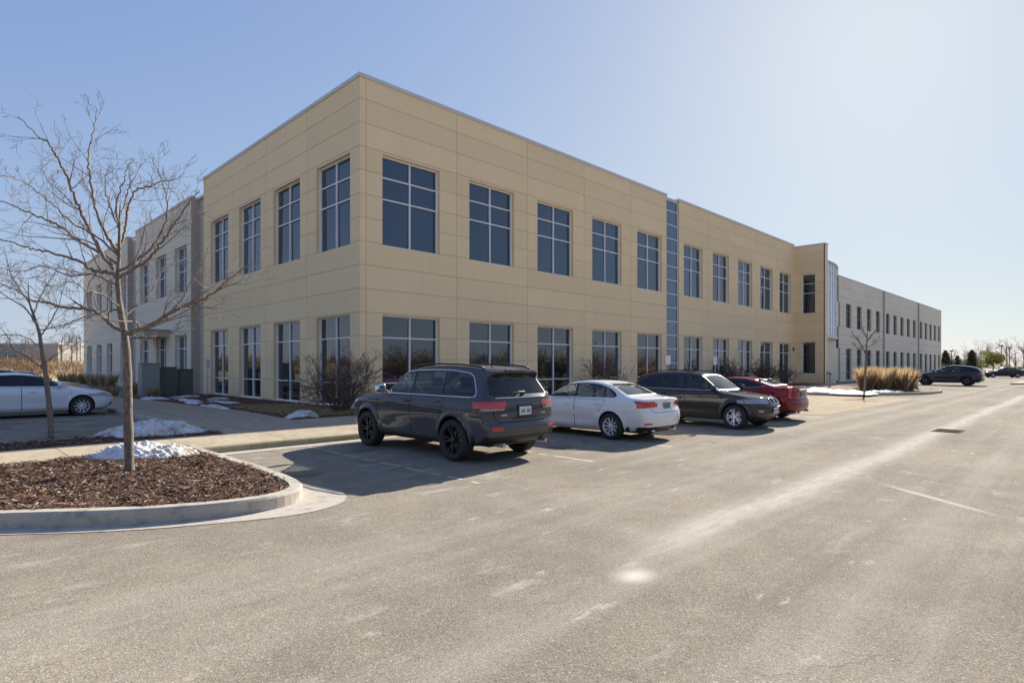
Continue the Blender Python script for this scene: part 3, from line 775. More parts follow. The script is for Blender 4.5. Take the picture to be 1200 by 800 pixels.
# ------------------------------------------------------------------ snow
def snow(x, y, rx, ry, h, z, rz, label, seed, n=42):
    mb = MB(); NR, NA = (44, 130) if h > .2 else (22, 60); c, s = math.cos(rz), math.sin(rz)
    for i in range(NR+1):
        for a in range(NA):
            t = i/NR; an = 2*math.pi*a/NA
            ed = 1+.28*noise.noise((math.cos(an)*1.6, math.sin(an)*1.6, seed))+.12*noise.noise((math.cos(an)*5, math.sin(an)*5, seed))+.05*noise.noise((math.cos(an)*14, math.sin(an)*14, seed))
            px, py = math.cos(an)*rx*t*ed, math.sin(an)*ry*t*ed
            X, Y = x+c*px-s*py, y+s*px+c*py
            prof = (1-t**2.2)
            zz = h*prof*(.8+.5*noise.noise((X*2.2,Y*2.2,seed)))+.05*math.sqrt(max(0,1-t))*noise.noise((X*7,Y*7,seed+2))+.05*min(1,h*3)*min(1,(1-t)*4)*noise.noise((X*17,Y*17,seed))+.03*min(1,h*3)*min(1,(1-t)*6)*noise.noise((X*38,Y*38,seed))
            mb.v.append((X-x, Y-y, zz-.03*(t**8)))
    for i in range(NR):
        for a in range(NA):
            b = (a+1)%NA; mb.f.append((i*NA+a,(i+1)*NA+a,(i+1)*NA+b,i*NA+b)); mb.m.append(0)
    o = mb.build('snow_pile', M['snow'], smooth=True, label=label, cat='snow'); o.location = (x,y,z)
    return o
snow(-8.62,-7.45,.98,.50,.25,.15,rad(-42),'dirty white snow pile behind the trunk on the mulch island',3)
snow(-7.55,-3.75,1.35,.62,.30,.12,rad(-20),'shaded snow pile in the mulch strip behind the sidewalk',8)
snow(-3.1,-1.9,.55,.4,.22,.13,0,'small rounded snow lump in the bed left of the corner bush',13)
sl = [(-3.0,9.5,.3,2.0,0),(-3.6,12.4,.5,1.3,.1),(-2.4,6.6,.25,1.6,.1),(-1.6,-.9,1.1,.18,.3),(-2.2,12.8,1.0,.35,.4),(-3.5,4.6,.18,1.6,0),(-1.6,9.8,.6,.4,.5),(-3.45,7.2,.2,1.2,.0)]
for i, (x,y,a,b,r) in enumerate(sl):
    snow(x,y,a,b,.07,.14,r,('thin snow patch %s in the shaded bed beside the left face' % ['along the walkway edge','next to the green cabinets','in mid bed','right of the corner windows','beneath the leaning sign','near the turf','close under the wall','bordering the path'][i]),20+i)
for i,(x,y,a,b,h,lab) in enumerate([(26.2,-8.6,1.3,2.4,.15,'bright snow bank on the left end of the far island'),(28.0,-10.3,1.5,.45,.14,'snow strip along the front of the far island'),(27.6,-6.6,2.4,1.0,.2,'snow patch at the back of the far island by the walkway')]):
    snow(x,y,a,b,h,.14,rad(-35 if i<2 else 0),lab,40+i)
for i,(x,y,a,b,h,lab) in enumerate([(127,3,1.7,11,.7,'plowed snow ridge beyond the lot behind the dark crossover'),(129,-19,1.7,12,.8,'plowed snow ridge beyond the lot at the right edge')]):
    snow(x,y,a,b,h,0,0,lab,50+i)
# ------------------------------------------------------------------ bare trees
def pix(x, y, d):
    """world point seen at photo pixel x,y at view depth d (used only to read positions off the photograph)"""
    l = (x-600)/F*d; z = EYE + (HY-y)/F*d
    return Vector((CX+(d+l)*R2, CY+(d-l)*R2, z))
def grow(mb, p, d, L, r, lvl, rnd, up=.12, sides=5, kink=.22, rmin=.0022, sub=(3,5)):
    """zig-zag twig that forks"""
    n = max(3, int(L/.09)) if lvl < 2 else max(3, int(L/.07)); pts = [p.copy()]; rs = [r]; dirs = []
    cur = p.copy(); dd = d.normalized()
    for i in range(n):
        dd = (dd + Vector((rnd.gauss(0,kink), rnd.gauss(0,kink), rnd.gauss(0,kink)+up*.35))*.55).normalized()
        cur = cur + dd*(L/n); pts.append(cur.copy()); dirs.append(dd.copy()); rs.append(max(rmin, r*(1-(i+1)/n*.78)))
    mb.tube(pts, rs, sides if r > .008 else (4 if r > .004 else 3), cap=False)
    if lvl > 0:
        k = rnd.randint(*sub)
        for j in range(k):
            t = .22+.75*(j+rnd.random())/k; i = min(n-1, int(t*n))
            q = Vector((rnd.gauss(0,1), rnd.gauss(0,1), rnd.gauss(.25,.8))); q = (q - dirs[i]*q.dot(dirs[i])).normalized()
            nd = (dirs[i]*.75 + q*rnd.uniform(.5,1.0)).normalized()
            grow(mb, pts[i+1], nd, L*rnd.uniform(.35,.62), max(rmin, rs[i+1]*.62), lvl-1, rnd, up, sides, kink, rmin, sub)
def catmull(pts, k=5):
    P = [pts[0]*2-pts[1]]+list(pts)+[pts[-1]*2-pts[-2]]; out = []
    for i in range(1, len(P)-2):
        for j in range(k):
            t = j/k; a,b,c,d = P[i-1:i+3]
            out.append(.5*((2*b)+(c-a)*t+(2*a-5*b+4*c-d)*t*t+(3*b-a-3*c+d)*t**3))
    out.append(P[-2]); return out
def limb_tree(name, label, d0, trunk, limbs, r0, seed, spread=.9, lvl=3, zbase=.12, tw=1.0, cat='tree', dens=9):
    rnd = random.Random(seed)
    tp = [pix(x,y,d0) for x,y in trunk]; tp[0].z = zbase-.05
    base = Vector((tp[0].x, tp[0].y, zbase))
    root = empty(name, base, label=label, cat=cat)
    pts = catmull(tp, 6); n = len(pts)
    rs = [r0*(1.2 if i == 0 else 1)*(1-.95*(i/(n-1))**1.45)+.003 for i in range(n)]
    rs = [r*(1+.05*math.sin(i*1.7)+.05*math.sin(i*.9+1)) for i, r in enumerate(rs)]
    tm = MB(); tm.tube(pts, rs, 14)
    tm.build('trunk', M['bark'], parent=root, smooth=True, origin=base).location = (0,0,0)
    cm = MB()
    for li, (pp, rr, dz) in enumerate(limbs):
        k = len(pp); P = []
        for i, (x,y) in enumerate(pp): P.append(pix(x, y, d0+dz*i/(k-1)))
        LP = catmull(P, 7); m = len(LP)
        for i in range(1, m): LP[i] = LP[i]+Vector((rnd.gauss(0,.0075),rnd.gauss(0,.0075),rnd.gauss(0,.0075)))
        LR = [max(.004, rr*(1-.82*(i/m))) for i in range(m)]
        cm.tube(LP, LR, 8, cap=True)
        Ltot = sum((LP[i+1]-LP[i]).length for i in range(m-1))
        ns = int(dens*Ltot/1.6)
        for j in range(ns):
            t = .12+.88*(j+rnd.random())/ns; i = min(m-2, int(t*m))
            dr = (LP[i+1]-LP[i]).normalized(); q = Vector((rnd.gauss(0,1), rnd.gauss(0,1), rnd.gauss(.2,.7))); q = (q-dr*q.dot(dr)).normalized()
            nd = (dr*.9+q*rnd.uniform(.4,.85)).normalized()
            grow(cm, LP[i], nd, Ltot*rnd.uniform(.22,.52)*(1-.68*t)*spread, max(.0038, LR[i]*.5), lvl-1, rnd, .02, 5, .155, .0023*tw, (2,4))
    cm.build('crown', M['twig'], parent=root, smooth=True, origin=base).location = (0,0,0)
    return root
T1 = [(152,566),(151,520),(150,470),(149,420),(146,392),(141,362),(138,330),(139.5,298),(140,262),(141,238)]
L1 = [
 ([(147,392),(160,387),(174,382),(196,369),(214,360),(232,353),(253,341),(272,324),(300,306)], .034, -.8),
 ([(196,369),(212,352),(222,333),(233,318),(238,300)], .015, .3),
 ([(146,390),(128,378),(109,364),(90,361),(72,360),(50,353),(36,351),(14,338),(-10,326)], .032, .6),
 ([(141,362),(120,366),(98,372),(70,384),(40,380)], .014, -.9),
 ([(138,325),(125,319),(109,317),(90,305),(60,296),(36,291),(10,283),(-20,278)], .028, -.7),
 ([(139,310),(118,296),(92,282),(72,266),(50,256),(30,247),(0,235),(-25,230)], .026, .9),
 ([(133,316),(117,292),(105,269),(94,245),(83,219),(72,195),(62,175),(55,165),(47,161),(20,136)], .028, -.4),
 ([(139.5,298),(128,280),(118,262),(110,235),(105,204),(104,185),(105,172),(110,150),(114,130)], .026, .5),
 ([(140,292),(146,270),(150,247),(158,225),(172,219),(188,213),(205,210),(217,203)], .022, .8),
 ([(139,325),(152,318),(170,307),(183,293),(192,280),(205,262),(217,244),(225,233),(234,224)], .026, -.9),
 ([(139,318),(160,305),(176,292),(190,270),(196,248),(194,225),(190,212),(178,184)], .022, .2),
 ([(140,262),(136,245),(140,225),(146,208),(152,190)], .016, -.5), ([(140,255),(146,240),(150,222),(160,205),(166,190)], .014, .6), ([(140,268),(132,250),(126,232),(124,210),(128,192)], .015, .3),
 ([(143,372),(160,360),(178,340),(190,318),(205,308)], .014, 1.0),
 ([(138,335),(110,322),(80,322),(50,312),(20,318),(-5,312)], .016, 1.3),
 ([(139,300),(110,275),(85,262),(60,238),(30,215),(5,205)], .016, -1.3),
 ([(146,388),(165,395),(188,393),(205,388),(212,370),(213,360)], .012, -.7),
 ([(141,360),(120,345),(100,340),(85,330),(60,335)], .012, -1.5),
]
limb_tree('bare_tree', 'leafless young tree on the mulch island in the left foreground', 8.69, T1, L1, .062, 11, dens=8)
T2 = [(60,518),(59,490),(56,460),(53,435),(49,412),(46,390),(39,368),(34,352),(33,330)]
L2 = [
 ([(53,432),(40,424),(27,415),(14,408),(6,390),(-6,380)], .018, .5),
 ([(54,425),(66,415),(80,408),(98,398)], .012, -.6),
 ([(47,395),(58,378),(68,360),(72,345),(80,322)], .016, .6),
 ([(43,380),(30,362),(12,350),(-8,338),(-20,330)], .018, -.5),
 ([(39,368),(46,350),(54,335),(66,318),(70,305)], .014, .4),
 ([(36,358),(24,340),(14,325),(8,302),(4,288)], .014, .6),
 ([(50,410),(30,395),(10,392),(-12,395)], .012, -.8),
 ([(45,388),(60,384),(80,378),(105,362)], .012, .9),
]
limb_tree('bare_tree', 'smaller thin bare tree in the mulch strip near the white sedan', 13.0, T2, L2, .055, 5, dens=7, zbase=.11, tw=1.3)
T3 = [(1013,463),(1014,440),(1015,415),(1016,398),(1017,385)]
L3 = [([(1015,415),(1009,404),(1003,396),(998,390)], .05, .6), ([(1016,400),(1021,393),(1026,388),(1029,384)], .05, -.6), ([(1016,395),(1012,388),(1010,380)], .04, .5),
      ([(1015,408),(1024,402),(1032,398)], .03, .6), ([(1017,388),(1019,380),(1018,374)], .03, 0), ([(1015,410),(1006,408),(1000,404)], .025, -.8)]
limb_tree('bare_tree', 'thin bare sapling in front of the tan ornamental grass on the far island', 33.8, T3, L3, .065, 3, dens=7, tw=2.6, lvl=3)
# ------------------------------------------------------------------ bushes
def bush(name, label, x, y, z, h, w, n, seed, mat='bushtwig', rmin=.003):
    rnd = random.Random(seed); mb = MB()
    for i in range(n):
        a = rnd.uniform(0, 6.283); s = rnd.uniform(.15,1)*w
        d = Vector((math.cos(a)*s, math.sin(a)*s, h*rnd.uniform(.6,1))); L = d.length*.62
        grow(mb, Vector((math.cos(a)*.08*w, math.sin(a)*.08*w, -.03)), d, L, .017*(h/1.6), 3, rnd, .05, 5, .24, rmin, (3,4))
    o = mb.build(name, M[mat], smooth=True, label=label, cat='shrub'); o.location = (x,y,z); return o
bush('bare_shrub', 'large leafless shrub at the beige corner behind the grey crossover', -1.5, -1.35, .12, 2.4, 1.7, 36, 21, rmin=.0055)
bush('bare_shrub', 'upright leafless shrub between lower windows above the silver sedan roof', 13.1, -1.5, .12, 2.6, .9, 20, 22, rmin=.006)
bush('bare_shrub', 'leafless shrub between the windows left of the red coupe', 27.4, -1.4, .12, 2.5, .9, 20, 23, rmin=.009)
bush('bare_shrub', 'wide leafless shrub beyond the red coupe roof', 33.0, -1.4, .12, 2.6, 1.3, 24, 24, rmin=.008)
bush('bare_shrub', 'leafless shrub nearest the beige pavilion', 38.0, -1.3, .12, 2.3, 1.0, 18, 25, rmin=.008)
def clump(name, label, x, y, z, h, w, n, mat='drygrass', wd=.01, cat='grass clump'):
    mb = MB()
    for i in range(n):
        a = random.uniform(0,6.28); r = w*.35*math.sqrt(random.random()); px, py = math.cos(a)*r, math.sin(a)*r
        hh = h*random.uniform(.55,1.08); ln = random.uniform(.05,.5)*w*(.4+r/w); tx, ty = math.cos(a)*ln, math.sin(a)*ln
        b = random.uniform(0,3.14); dx, dy = math.cos(b)*wd, math.sin(b)*wd
        mb.poly([(px-dx,py-dy,0),(px+dx,py+dy,0),(px+dx*.8+tx*.3,py+dy*.8+ty*.3,hh*.55),(px+tx,py+ty,hh),(px-dx*.8+tx*.3,py-dy*.8+ty*.3,hh*.55)])
    o = mb.build(name, M[mat], label=label, cat=cat); o.location = (x,y,z); return o
for i, (x,y,h,w,lab) in enumerate([(-4.6,16.6,.95,1.0,'in front of the light green cabinet'),(-3.3,13.9,.8,.7,'at the corner of the cabinets by the path'),(-3.0,18.2,1.2,1.1,'left of the cabinets under the left wing'),
      (-1.7,22.6,.9,1.1,'between the canopy and the cabinets'),(-1.4,34.5,1.5,1.6,'below the recess of the left wing'),(-1.4,38.6,1.4,1.5,'between two windows of the left wing'),(-1.4,43.4,1.4,1.5,'third from the far end of the left wing'),(-1.4,47.8,1.4,1.6,'second from the far end of the left wing'),(-1.5,52.0,1.5,1.8,'at the far end of the left wing')]):
    clump('dry_grass_clump', 'dried grass clump '+lab, x, y, .08, h*.7, w, 170, 'drygrass', .009+.0004*y)
# tan ornamental grass on the far island
rm = MB()
gp = [(26+.9*i+random.uniform(-.2,.2), -11.6+.9*j+random.uniform(-.2,.2)) for i in range(14) for j in range(8)]
def sx(x, y): a, b = x-CX, y-CY; return 600+F*(a-b)/(a+b)
gp = [q for q in gp if 1007 < sx(*q) < 1066 and in_poly(q[0]-.25, q[1]-.5, fi) and (q[0]-CX)+(q[1]-CY) > 50.5]
for (cx, cy) in gp:
    if not in_poly(cx, cy, fi): continue
    H = random.uniform(1.25, 1.6)
    for i in range(420):
        a = random.uniform(0,6.28); r = .34*math.sqrt(random.random()); px, py = cx+math.cos(a)*r, cy+math.sin(a)*r
        hh = H*random.uniform(.6,1.05); ln = random.uniform(.02,.6); tx, ty = math.cos(a)*ln, math.sin(a)*ln; b = random.uniform(0,3.14); dx, dy = math.cos(b)*.011, math.sin(b)*.011
        rm.poly([(px-dx,py-dy,.12),(px+dx,py+dy,.12),(px+dx+tx*.35,py+dy+ty*.35,.12+hh*.6),(px+tx,py+ty,.12+hh),(px-dx+tx*.35,py-dy+ty*.35,.12+hh*.6)])
rm.build('ornamental_grass', M['drygrass'], label='tall tan ornamental grass covering the far kerb island', cat='grass', kind='stuff')
# ------------------------------------------------------------------ distant vegetation
def leafcloud(mb, c, rx, ry, rz, n, s, rnd, gap=0):
    for i in range(n):
        while True:
            p = Vector((rnd.uniform(-1,1), rnd.uniform(-1,1), rnd.uniform(-1,1)))
            if p.length < 1: break
        w = Vector((c[0]+p.x*rx, c[1]+p.y*ry, c[2]+p.z*rz))
        if noise.noise(w*.6/ max(.4, rx*.35)) < gap: continue
        a = Vector((rnd.gauss(0,1),rnd.gauss(0,1),rnd.gauss(0,1))).normalized(); b = a.orthogonal().normalized(); t = s*rnd.uniform(.5,1.4)
        mb.poly([w-a*t, w+b*t*.5, w+a*t, w-b*t*.5])
def conifer(x, y, z, h, w, label, seed, mat='conifer'):
    rnd = random.Random(seed); t = empty('conifer_tree', (x,y,z), label=label, cat='tree')
    mb = MB(); mb.tube([(0,0,-.3),(0,0,h*.5),(0,0,h*.97)], [.16,.1,.02], 7); mb.build('trunk', M['bark'], parent=t)
    mb = MB()
    for i in range(int(900*h)):
        a = rnd.uniform(0,6.28); f = rnd.random()**.8; zz = h*(.08+.92*f); R = w*(1-f**1.6)**.75*rnd.uniform(.35,1.15)*(.8+.35*math.sin(zz*4+a*2)+.15*math.sin(a*5+zz*7))
        d = Vector((math.cos(a), math.sin(a), rnd.uniform(-.5,.2))); o = Vector((0,0,zz)); p = o+d*R; b = Vector((-d.y,d.x,rnd.uniform(-.4,.4))).normalized()*rnd.uniform(.08,.2)
        mb.poly([p-d*.35-b, p-d*.35+b, p+d*.12+b*.2])
    mb.build('crown', M[mat], parent=t); return t
def at(x, d, z=0):
    q = pix(x, HY, d); return q.x, q.y, z
X,Y,_ = at(1108,118); conifer(X,Y,.0,4.6,2.0,'dark conifer right beside the far end of the right office wing',1)
X,Y,_ = at(1122,122); conifer(X,Y,.0,3.6,1.9,'low dark conifer second from the office wing',2)
X,Y,_ = at(1139,118); conifer(X,Y,.0,4.7,2.3,'rounded dark conifer above the crossover roof',3)
# yellow-green tree
rnd = random.Random(31); X,Y,_ = at(1164,112)
t = empty('green_tree', (X,Y,0), label='yellow-green leafy tree above the far dark sedan', cat='tree')
mb = MB(); mb.tube([(0,0,-.2),(.1,0,1.6),(0,.1,3.4)], [.16,.12,.05], 7); 
for k in range(7): a = k*.9; mb.tube([(0,0,1.2+.25*k),(math.cos(a)*.9,math.sin(a)*.9,2.2+.25*k),(math.cos(a)*1.7,math.sin(a)*1.7,3.0+.28*k)], [.06,.04,.015], 5)
mb.build('trunk', M['bark'], parent=t)
mb = MB()
for k in range(13):
    a = rnd.uniform(0,6.28); r = rnd.uniform(.3,1.9); leafcloud(mb, (math.cos(a)*r, math.sin(a)*r, rnd.uniform(1.2,4.3)-.3*r), 1.05, 1.05, .8, 420, .14, rnd, -.2)
mb.build('crown', M['yellowgreen'], parent=t)
def bare_far(label, x, d, h, seed, parts=True, z=0):
    rnd = random.Random(seed); X,Y,_ = at(x,d)
    t = empty('bare_tree', (X,Y,z), label=label, cat='tree', group='bare trees on the skyline')
    mb = MB(); mb.tube([(0,0,-.3),(.05,0,h*.4),(0,.1,h*.8)], [h*.022,h*.015,h*.006], 6); mb.build('trunk', M['bark'], parent=t)
    cm = MB()
    for k in range(13):
        a = rnd.uniform(0,6.28); z0 = h*rnd.uniform(.2,.7); d_ = Vector((math.cos(a),math.sin(a),rnd.uniform(.7,1.7)))
        grow(cm, Vector((0,.05,z0)), d_, h*rnd.uniform(.25,.5), h*.009, 2, rnd, .1, 4, .2, .012*h/6, (3,4))
    cm.build('crown', M['twig'], parent=t); return t
for i,(x,d,h,l) in enumerate([(1130,140,6.0,'bare skyline tree between the two dark conifers'),(1150,135,6.4,'bare skyline tree left of the yellow-green tree'),(1180,130,7.2,'bare skyline tree right of the yellow-green tree'),(1190,128,6.2,'bare skyline tree beside the lamp masts at right'),(1200,135,7.0,'bare skyline tree at the right picture edge'),(1157,150,8.0,'tallest bare skyline tree behind the yellow-green tree'),(1116,150,6.0,'bare skyline tree nearest the far end of the office wing')]):
    bare_far(l, x, d, h, 60+i)
def lamp(x, d, h, label):
    X,Y,_ = at(x,d); t = empty('street_lamp', (X,Y,0), label=label, cat='street lamp', group='tall street lamps on the horizon')
    mb = MB(); mb.tube([(0,0,0),(0,0,h)], [.13,.08], 8); mb.build('pole', M['dkmetal'], parent=t)
    mb = MB(); mb.lathe([(.05,-.1),(.36,-.02),(.45,.2),(.36,.40),(.05,.45)], 12, 'z', c=(0,0,h)); mb.build('lamp_head', M['dkmetal'], parent=t)
lamp(1173.5,150,6.6,'lamp mast above the yellow-green tree'); lamp(1183,150,6.0,'lamp mast right of the yellow-green tree'); lamp(1115,150,5.3,'lamp mast above the dark crossover roof'); lamp(94,170,9.4,'lamp mast beside the far end of the left office wing')
# brown scrub masses (uncountable)
def strokes(mb, c, r, h, n, L, wd, rnd):
    for i in range(n):
        a = rnd.uniform(0,6.283); q = r*math.sqrt(rnd.random()); f = rnd.random()**1.35; top = 1-.55*(q/r)**2
        p = Vector((c[0]+math.cos(a)*q, c[1]+math.sin(a)*q, c[2]+f*h*top)); t = L*rnd.uniform(.4,1.3)*(1.1-.5*f)
        d = Vector((math.cos(a)*.5+rnd.gauss(0,.35), math.sin(a)*.5+rnd.gauss(0,.35), rnd.uniform(.3,1.4))).normalized()*t
        w = Vector((rnd.gauss(0,1),rnd.gauss(0,1),0)).normalized()*wd*rnd.uniform(.5,1.3)
        mb.poly([p-w, p+w, p+d*.6+w*.6, p+d, p+d*.5-w*.7])
def scrub(name, label, spots, mat, s, n, kind='stuff', gap=-.1, wd=.03):
    mb = MB(); rnd = random.Random(len(spots))
    for (x,y,z,r,h) in spots: strokes(mb, (x,y,z-.1), r, h, n, s, wd, rnd)
    return mb.build(name, M[mat], label=label, cat='scrub', kind=kind)
sp = []
for i in range(46):
    x = random.uniform(126,190); y = random.uniform(-42,60); sp.append((x,y,0,random.uniform(2,5),random.uniform(1.6,3.6)))
scrub('scrub', 'brown leafless scrub on the horizon at right', sp, 'twigmass', .9, 650, wd=.035)
sp = []
for i in range(60):
    x = random.uniform(-60,12); y = random.uniform(74,98); sp.append((x,y,bank_left(x,y),random.uniform(1.5,3.5),random.uniform(1.2,2.4)))
scrub('scrub', 'brown scrub on the grassy bank behind the left parking lot', sp, 'leafbrown', .6, 750, wd=.028)
for i,(x,d,h,l) in enumerate([(30,92,4.2,'bare skyline tree before the long grey building'),(72,98,4.6,'bare brown tree right of the long grey building'),(84,96,5.0,'bare brown tree between the grey building and the left wing'),(90,100,5.2,'bare brown tree touching the far end of the left wing'),(8,96,4.2,'bare skyline tree at the left picture edge')]):
    bare_far(l, x, d, h, 80+i, z=2.4)
mb = MB(); rnd = random.Random(5)
for i in range(26000):
    x = rnd.uniform(-60,22); y = rnd.uniform(62,99)
    if noise.noise((x*.12,y*.12,9)) < -.12: continue
    z = bank_left(x,y); a = rnd.uniform(0,6.28); h = rnd.uniform(.2,.5); w = .045
    mb.poly([(x-w*math.cos(a),y-w*math.sin(a),z-.05),(x+w*math.cos(a),y+w*math.sin(a),z-.05),(x+rnd.uniform(-.25,.25),y+rnd.uniform(-.25,.25),z+h)])
mb.build('tall_grass', M['drygrass'], label='tall golden dry grass on the bank behind the left parking lot', cat='grass', kind='stuff')
# long grey building far left
X0,Y0,_ = at(-60,165); X1,Y1,_ = at(68,165)
t = empty('warehouse', (X1,Y1,0), math.atan2(Y0-Y1, X0-X1), label='long low grey warehouse on the horizon at far left', cat='building')
L = math.hypot(X0-X1,Y0-Y1)
mb = MB(); mb.box(0,L,-25,0,0,7.7); mb.build('wall', M['greybuild'], parent=t)
mb = MB(); mb.box(-.2,L+.2,-25.2,.2,7.7,8.0); mb.build('roof', M['cap'], parent=t)
mb = MB()
for k in range(9): mb.box(3+k*4.4,5.2+k*4.4,.0,.06,3.4,4.6)
mb.build('window', M['pane_lo'], parent=t)
# wooded edge behind the viewpoint, which the windows reflect
sp = []
for i in range(150):
    if i % 2: x = random.uniform(-75,-52); y = random.uniform(-60,75)
    else: x = random.uniform(-60,125); y = random.uniform(-78,-62)
    sp.append((x,y,0,random.uniform(2.5,5),random.uniform(3.0,7.0)))
scrub('tree_line', 'brown leafless wood around the edge of the parking lot', sp, 'leafbrown', 1.3, 900, wd=.05)
# ------------------------------------------------------------------ cars
def chaikin(P, it=3):
    P = np.array(P, float)
    for _ in range(it):
        Q = np.roll(P, -1, 0); P = np.stack([P*.75+Q*.25, P*.25+Q*.75], 1).reshape(-1, 2)
    return P
def sdpoly(px, pz, P):
    A = P; B = np.roll(P, -1, 0); best = np.full(px.shape, 1e9); inside = np.zeros(px.shape, bool)
    for (ax, az), (bx, bz) in zip(A, B):
        ex, ez = bx-ax, bz-az; wx, wz = px-ax, pz-az; den = ex*ex+ez*ez
        if den < 1e-12: continue
        t = np.clip((wx*ex+wz*ez)/den, 0, 1); dx, dz = wx-ex*t, wz-ez*t; best = np.minimum(best, dx*dx+dz*dz)
        c = ((az > pz) != (bz > pz))
        if abs(ez) > 1e-12: inside ^= c & (px < ex*(pz-az)/ez+ax)
    return np.where(inside, -1, 1)*np.sqrt(best)
def offset_poly(poly, d):
    """grow (d>0) a polygon given ccw or cw"""
    P = [Vector(p) for p in poly]; n = len(P); A = sum(P[i].x*P[(i+1)%n].y-P[(i+1)%n].x*P[i].y for i in range(n)); sg = 1 if A > 0 else -1
    out = []
    for i in range(n):
        a, b, c = P[i-1], P[i], P[(i+1)%n]; t1 = (b-a).normalized(); t2 = (c-b).normalized()
        n1 = Vector((t1.y,-t1.x))*sg; n2 = Vector((t2.y,-t2.x))*sg; m = (n1+n2)
        if m.length < .2: m = n1
        m.normalize(); k = d/max(.35, m.dot(n1)); out.append(tuple(b+m*k))
    return out
def rounded(poly, it=2):
    return [tuple(p) for p in chaikin(poly, it)]
class Car:
    def __init__(s, sp):
        s.sp = sp; s.P = chaikin(sp['sil'], 3)
        zz = np.linspace(0, 2.2, 221); w = np.interp(zz, [a for a, b in sp['W']], [b for a, b in sp['W']])
        k = np.exp(-(np.arange(-8, 9)/3.2)**2); k /= k.sum(); w = np.convolve(np.pad(w, 8, mode='edge'), k, 'valid')
        s.zz, s.ww = zz, w; s.hw = max(w)
        s.rear = s.P[:,0].min(); s.front = s.P[:,0].max()
        # distance field of the side profile, tabulated and lightly smoothed
        s.g = .0125; s.gx = np.arange(s.rear-.8, s.front+.8, s.g); s.gz = np.arange(-.6, 3.4, s.g)
        X_, Z_ = np.meshgrid(s.gx[::2], s.gz[::2], indexing='ij'); T = sdpoly(X_, Z_, s.P); s.g *= 2
        for ax in (0, 1): T = (np.roll(T, 1, ax)+2*T+np.roll(T, -1, ax))/4
        s.T = T; s.x0 = s.gx[0]; s.z0 = s.gz[0]
    def width(s, x, z):
        sp = s.sp; zs = z - sp.get('wedge', 0)*x
        w = np.interp(zs, s.zz, s.ww)
        tf = np.clip((x-(s.front-1.15))/1.15, 0, 1); tr = np.clip(((s.rear+1.1)-x)/1.1, 0, 1)
        w = w*(1-sp.get('tf', .08)*tf**2-sp.get('tr', .06)*tr**2)
        # greenhouse narrows towards front and rear
        up = np.clip((z-sp['belt'])/.3, 0, 1); w = w - up*(.05*np.clip((x-.1)/.9, 0, 1)+.06*np.clip((-1.0-x)/1.2, 0, 1))
        for wx in (sp['wb']/2, -sp['wb']/2):
            r = np.sqrt((x-wx)**2+(z-sp['wr'])**2); R = sp['wr']+.06
            f = np.clip(1-(r-R)/.11, 0, 1); f = f*f*(3-2*f)
            w = w + sp.get('flare', .02)*f*np.clip((sp['belt']-.08-z)/.1, 0, 1)
        # door sculpting: concave band low on the doors, crease at handle height
        mid = np.clip(1-np.abs(x)/(sp['wb']/2-.35), 0, 1); mid = np.minimum(1, mid*3)
        w = w - mid*sp.get('scoop', .018)*np.exp(-((z-sp['belt']*.52)/.13)**2)
        w = w + .010*np.exp(-((z-sp['crease']-.03*x)/.022)**2)*np.clip((s.front-.5-x)*4, 0, 1)*np.clip((x-s.rear-.3)*4, 0, 1)
        return w
    def sil(s, x, z):
        u = np.clip((x-s.x0)/s.g, 1, s.T.shape[0]-3); v = np.clip((z-s.z0)/s.g, 1, s.T.shape[1]-3)
        i = u.astype(int); j = v.astype(int); a = u-i; b = v-j; T = s.T
        def w(t): return (((-t+2)*t-1)*t/2, ((3*t-5)*t*t+2)/2, ((-3*t+4)*t+1)*t/2, (t-1)*t*t/2)
        wa, wb = w(a), w(b); out = 0
        for p in range(4):
            for q in range(4): out = out + wa[p]*wb[q]*T[i+p-1, j+q-1]
        return out
    def f(s, x, y, z):
        ay = np.abs(y); q = np.clip(ay/s.hw, 0, 1.1)
        sp = s.sp; fx = np.clip((x-.2)/1.6, 0, 1); rx = np.clip((-.8-x)/1.2, 0, 1)
        xs = x + sp.get('bf', .30)*fx*q**2.6 - sp.get('br', .16)*rx*q**3
        up = np.clip((z-.8)/.6, 0, 1)
        zs = z + sp.get('crown', .055)*up*q*q + .03*(1-up)*np.clip((z-.6)*4, 0, 1)*q*q
        a = s.sil(xs, zs); b = (ay - s.width(x, z))*.95
        k = sp.get('k', .10); h = np.maximum(k-np.abs(a-b), 0)/k
        return np.maximum(a, b)+h*h*k*.25
    def project(s, O, D, tmax=2.4, it=26):
        lo = np.zeros(len(O)); hi = np.full(len(O), tmax)
        for _ in range(it):
            m = (lo+hi)/2; p = O+D*m[:,None]; v = s.f(p[:,0], p[:,1], p[:,2]); ins = v < 0
            lo = np.where(ins, m, lo); hi = np.where(ins, hi, m)
        return O+D*((lo+hi)/2)[:,None]
    def normal(s, p, e=.012):
        g = np.stack([s.f(*(p+np.array(d)*e).T)-s.f(*(p-np.array(d)*e).T) for d in ((1,0,0),(0,1,0),(0,0,1))], 1)
        n = np.linalg.norm(g, axis=1); n[n < 1e-9] = 1; return g/n[:,None]
    def side_y(s, x, z):
        p = s.project(np.array([[x, 0, z]]), np.array([[0,1.,0]]), 1.4); return float(p[0,1])
    def end_x(s, y, z, sgn):
        p = s.project(np.array([[sgn*1.2, y, z]]), np.array([[sgn*1.,0,0]]), 2.0); return float(p[0,0])
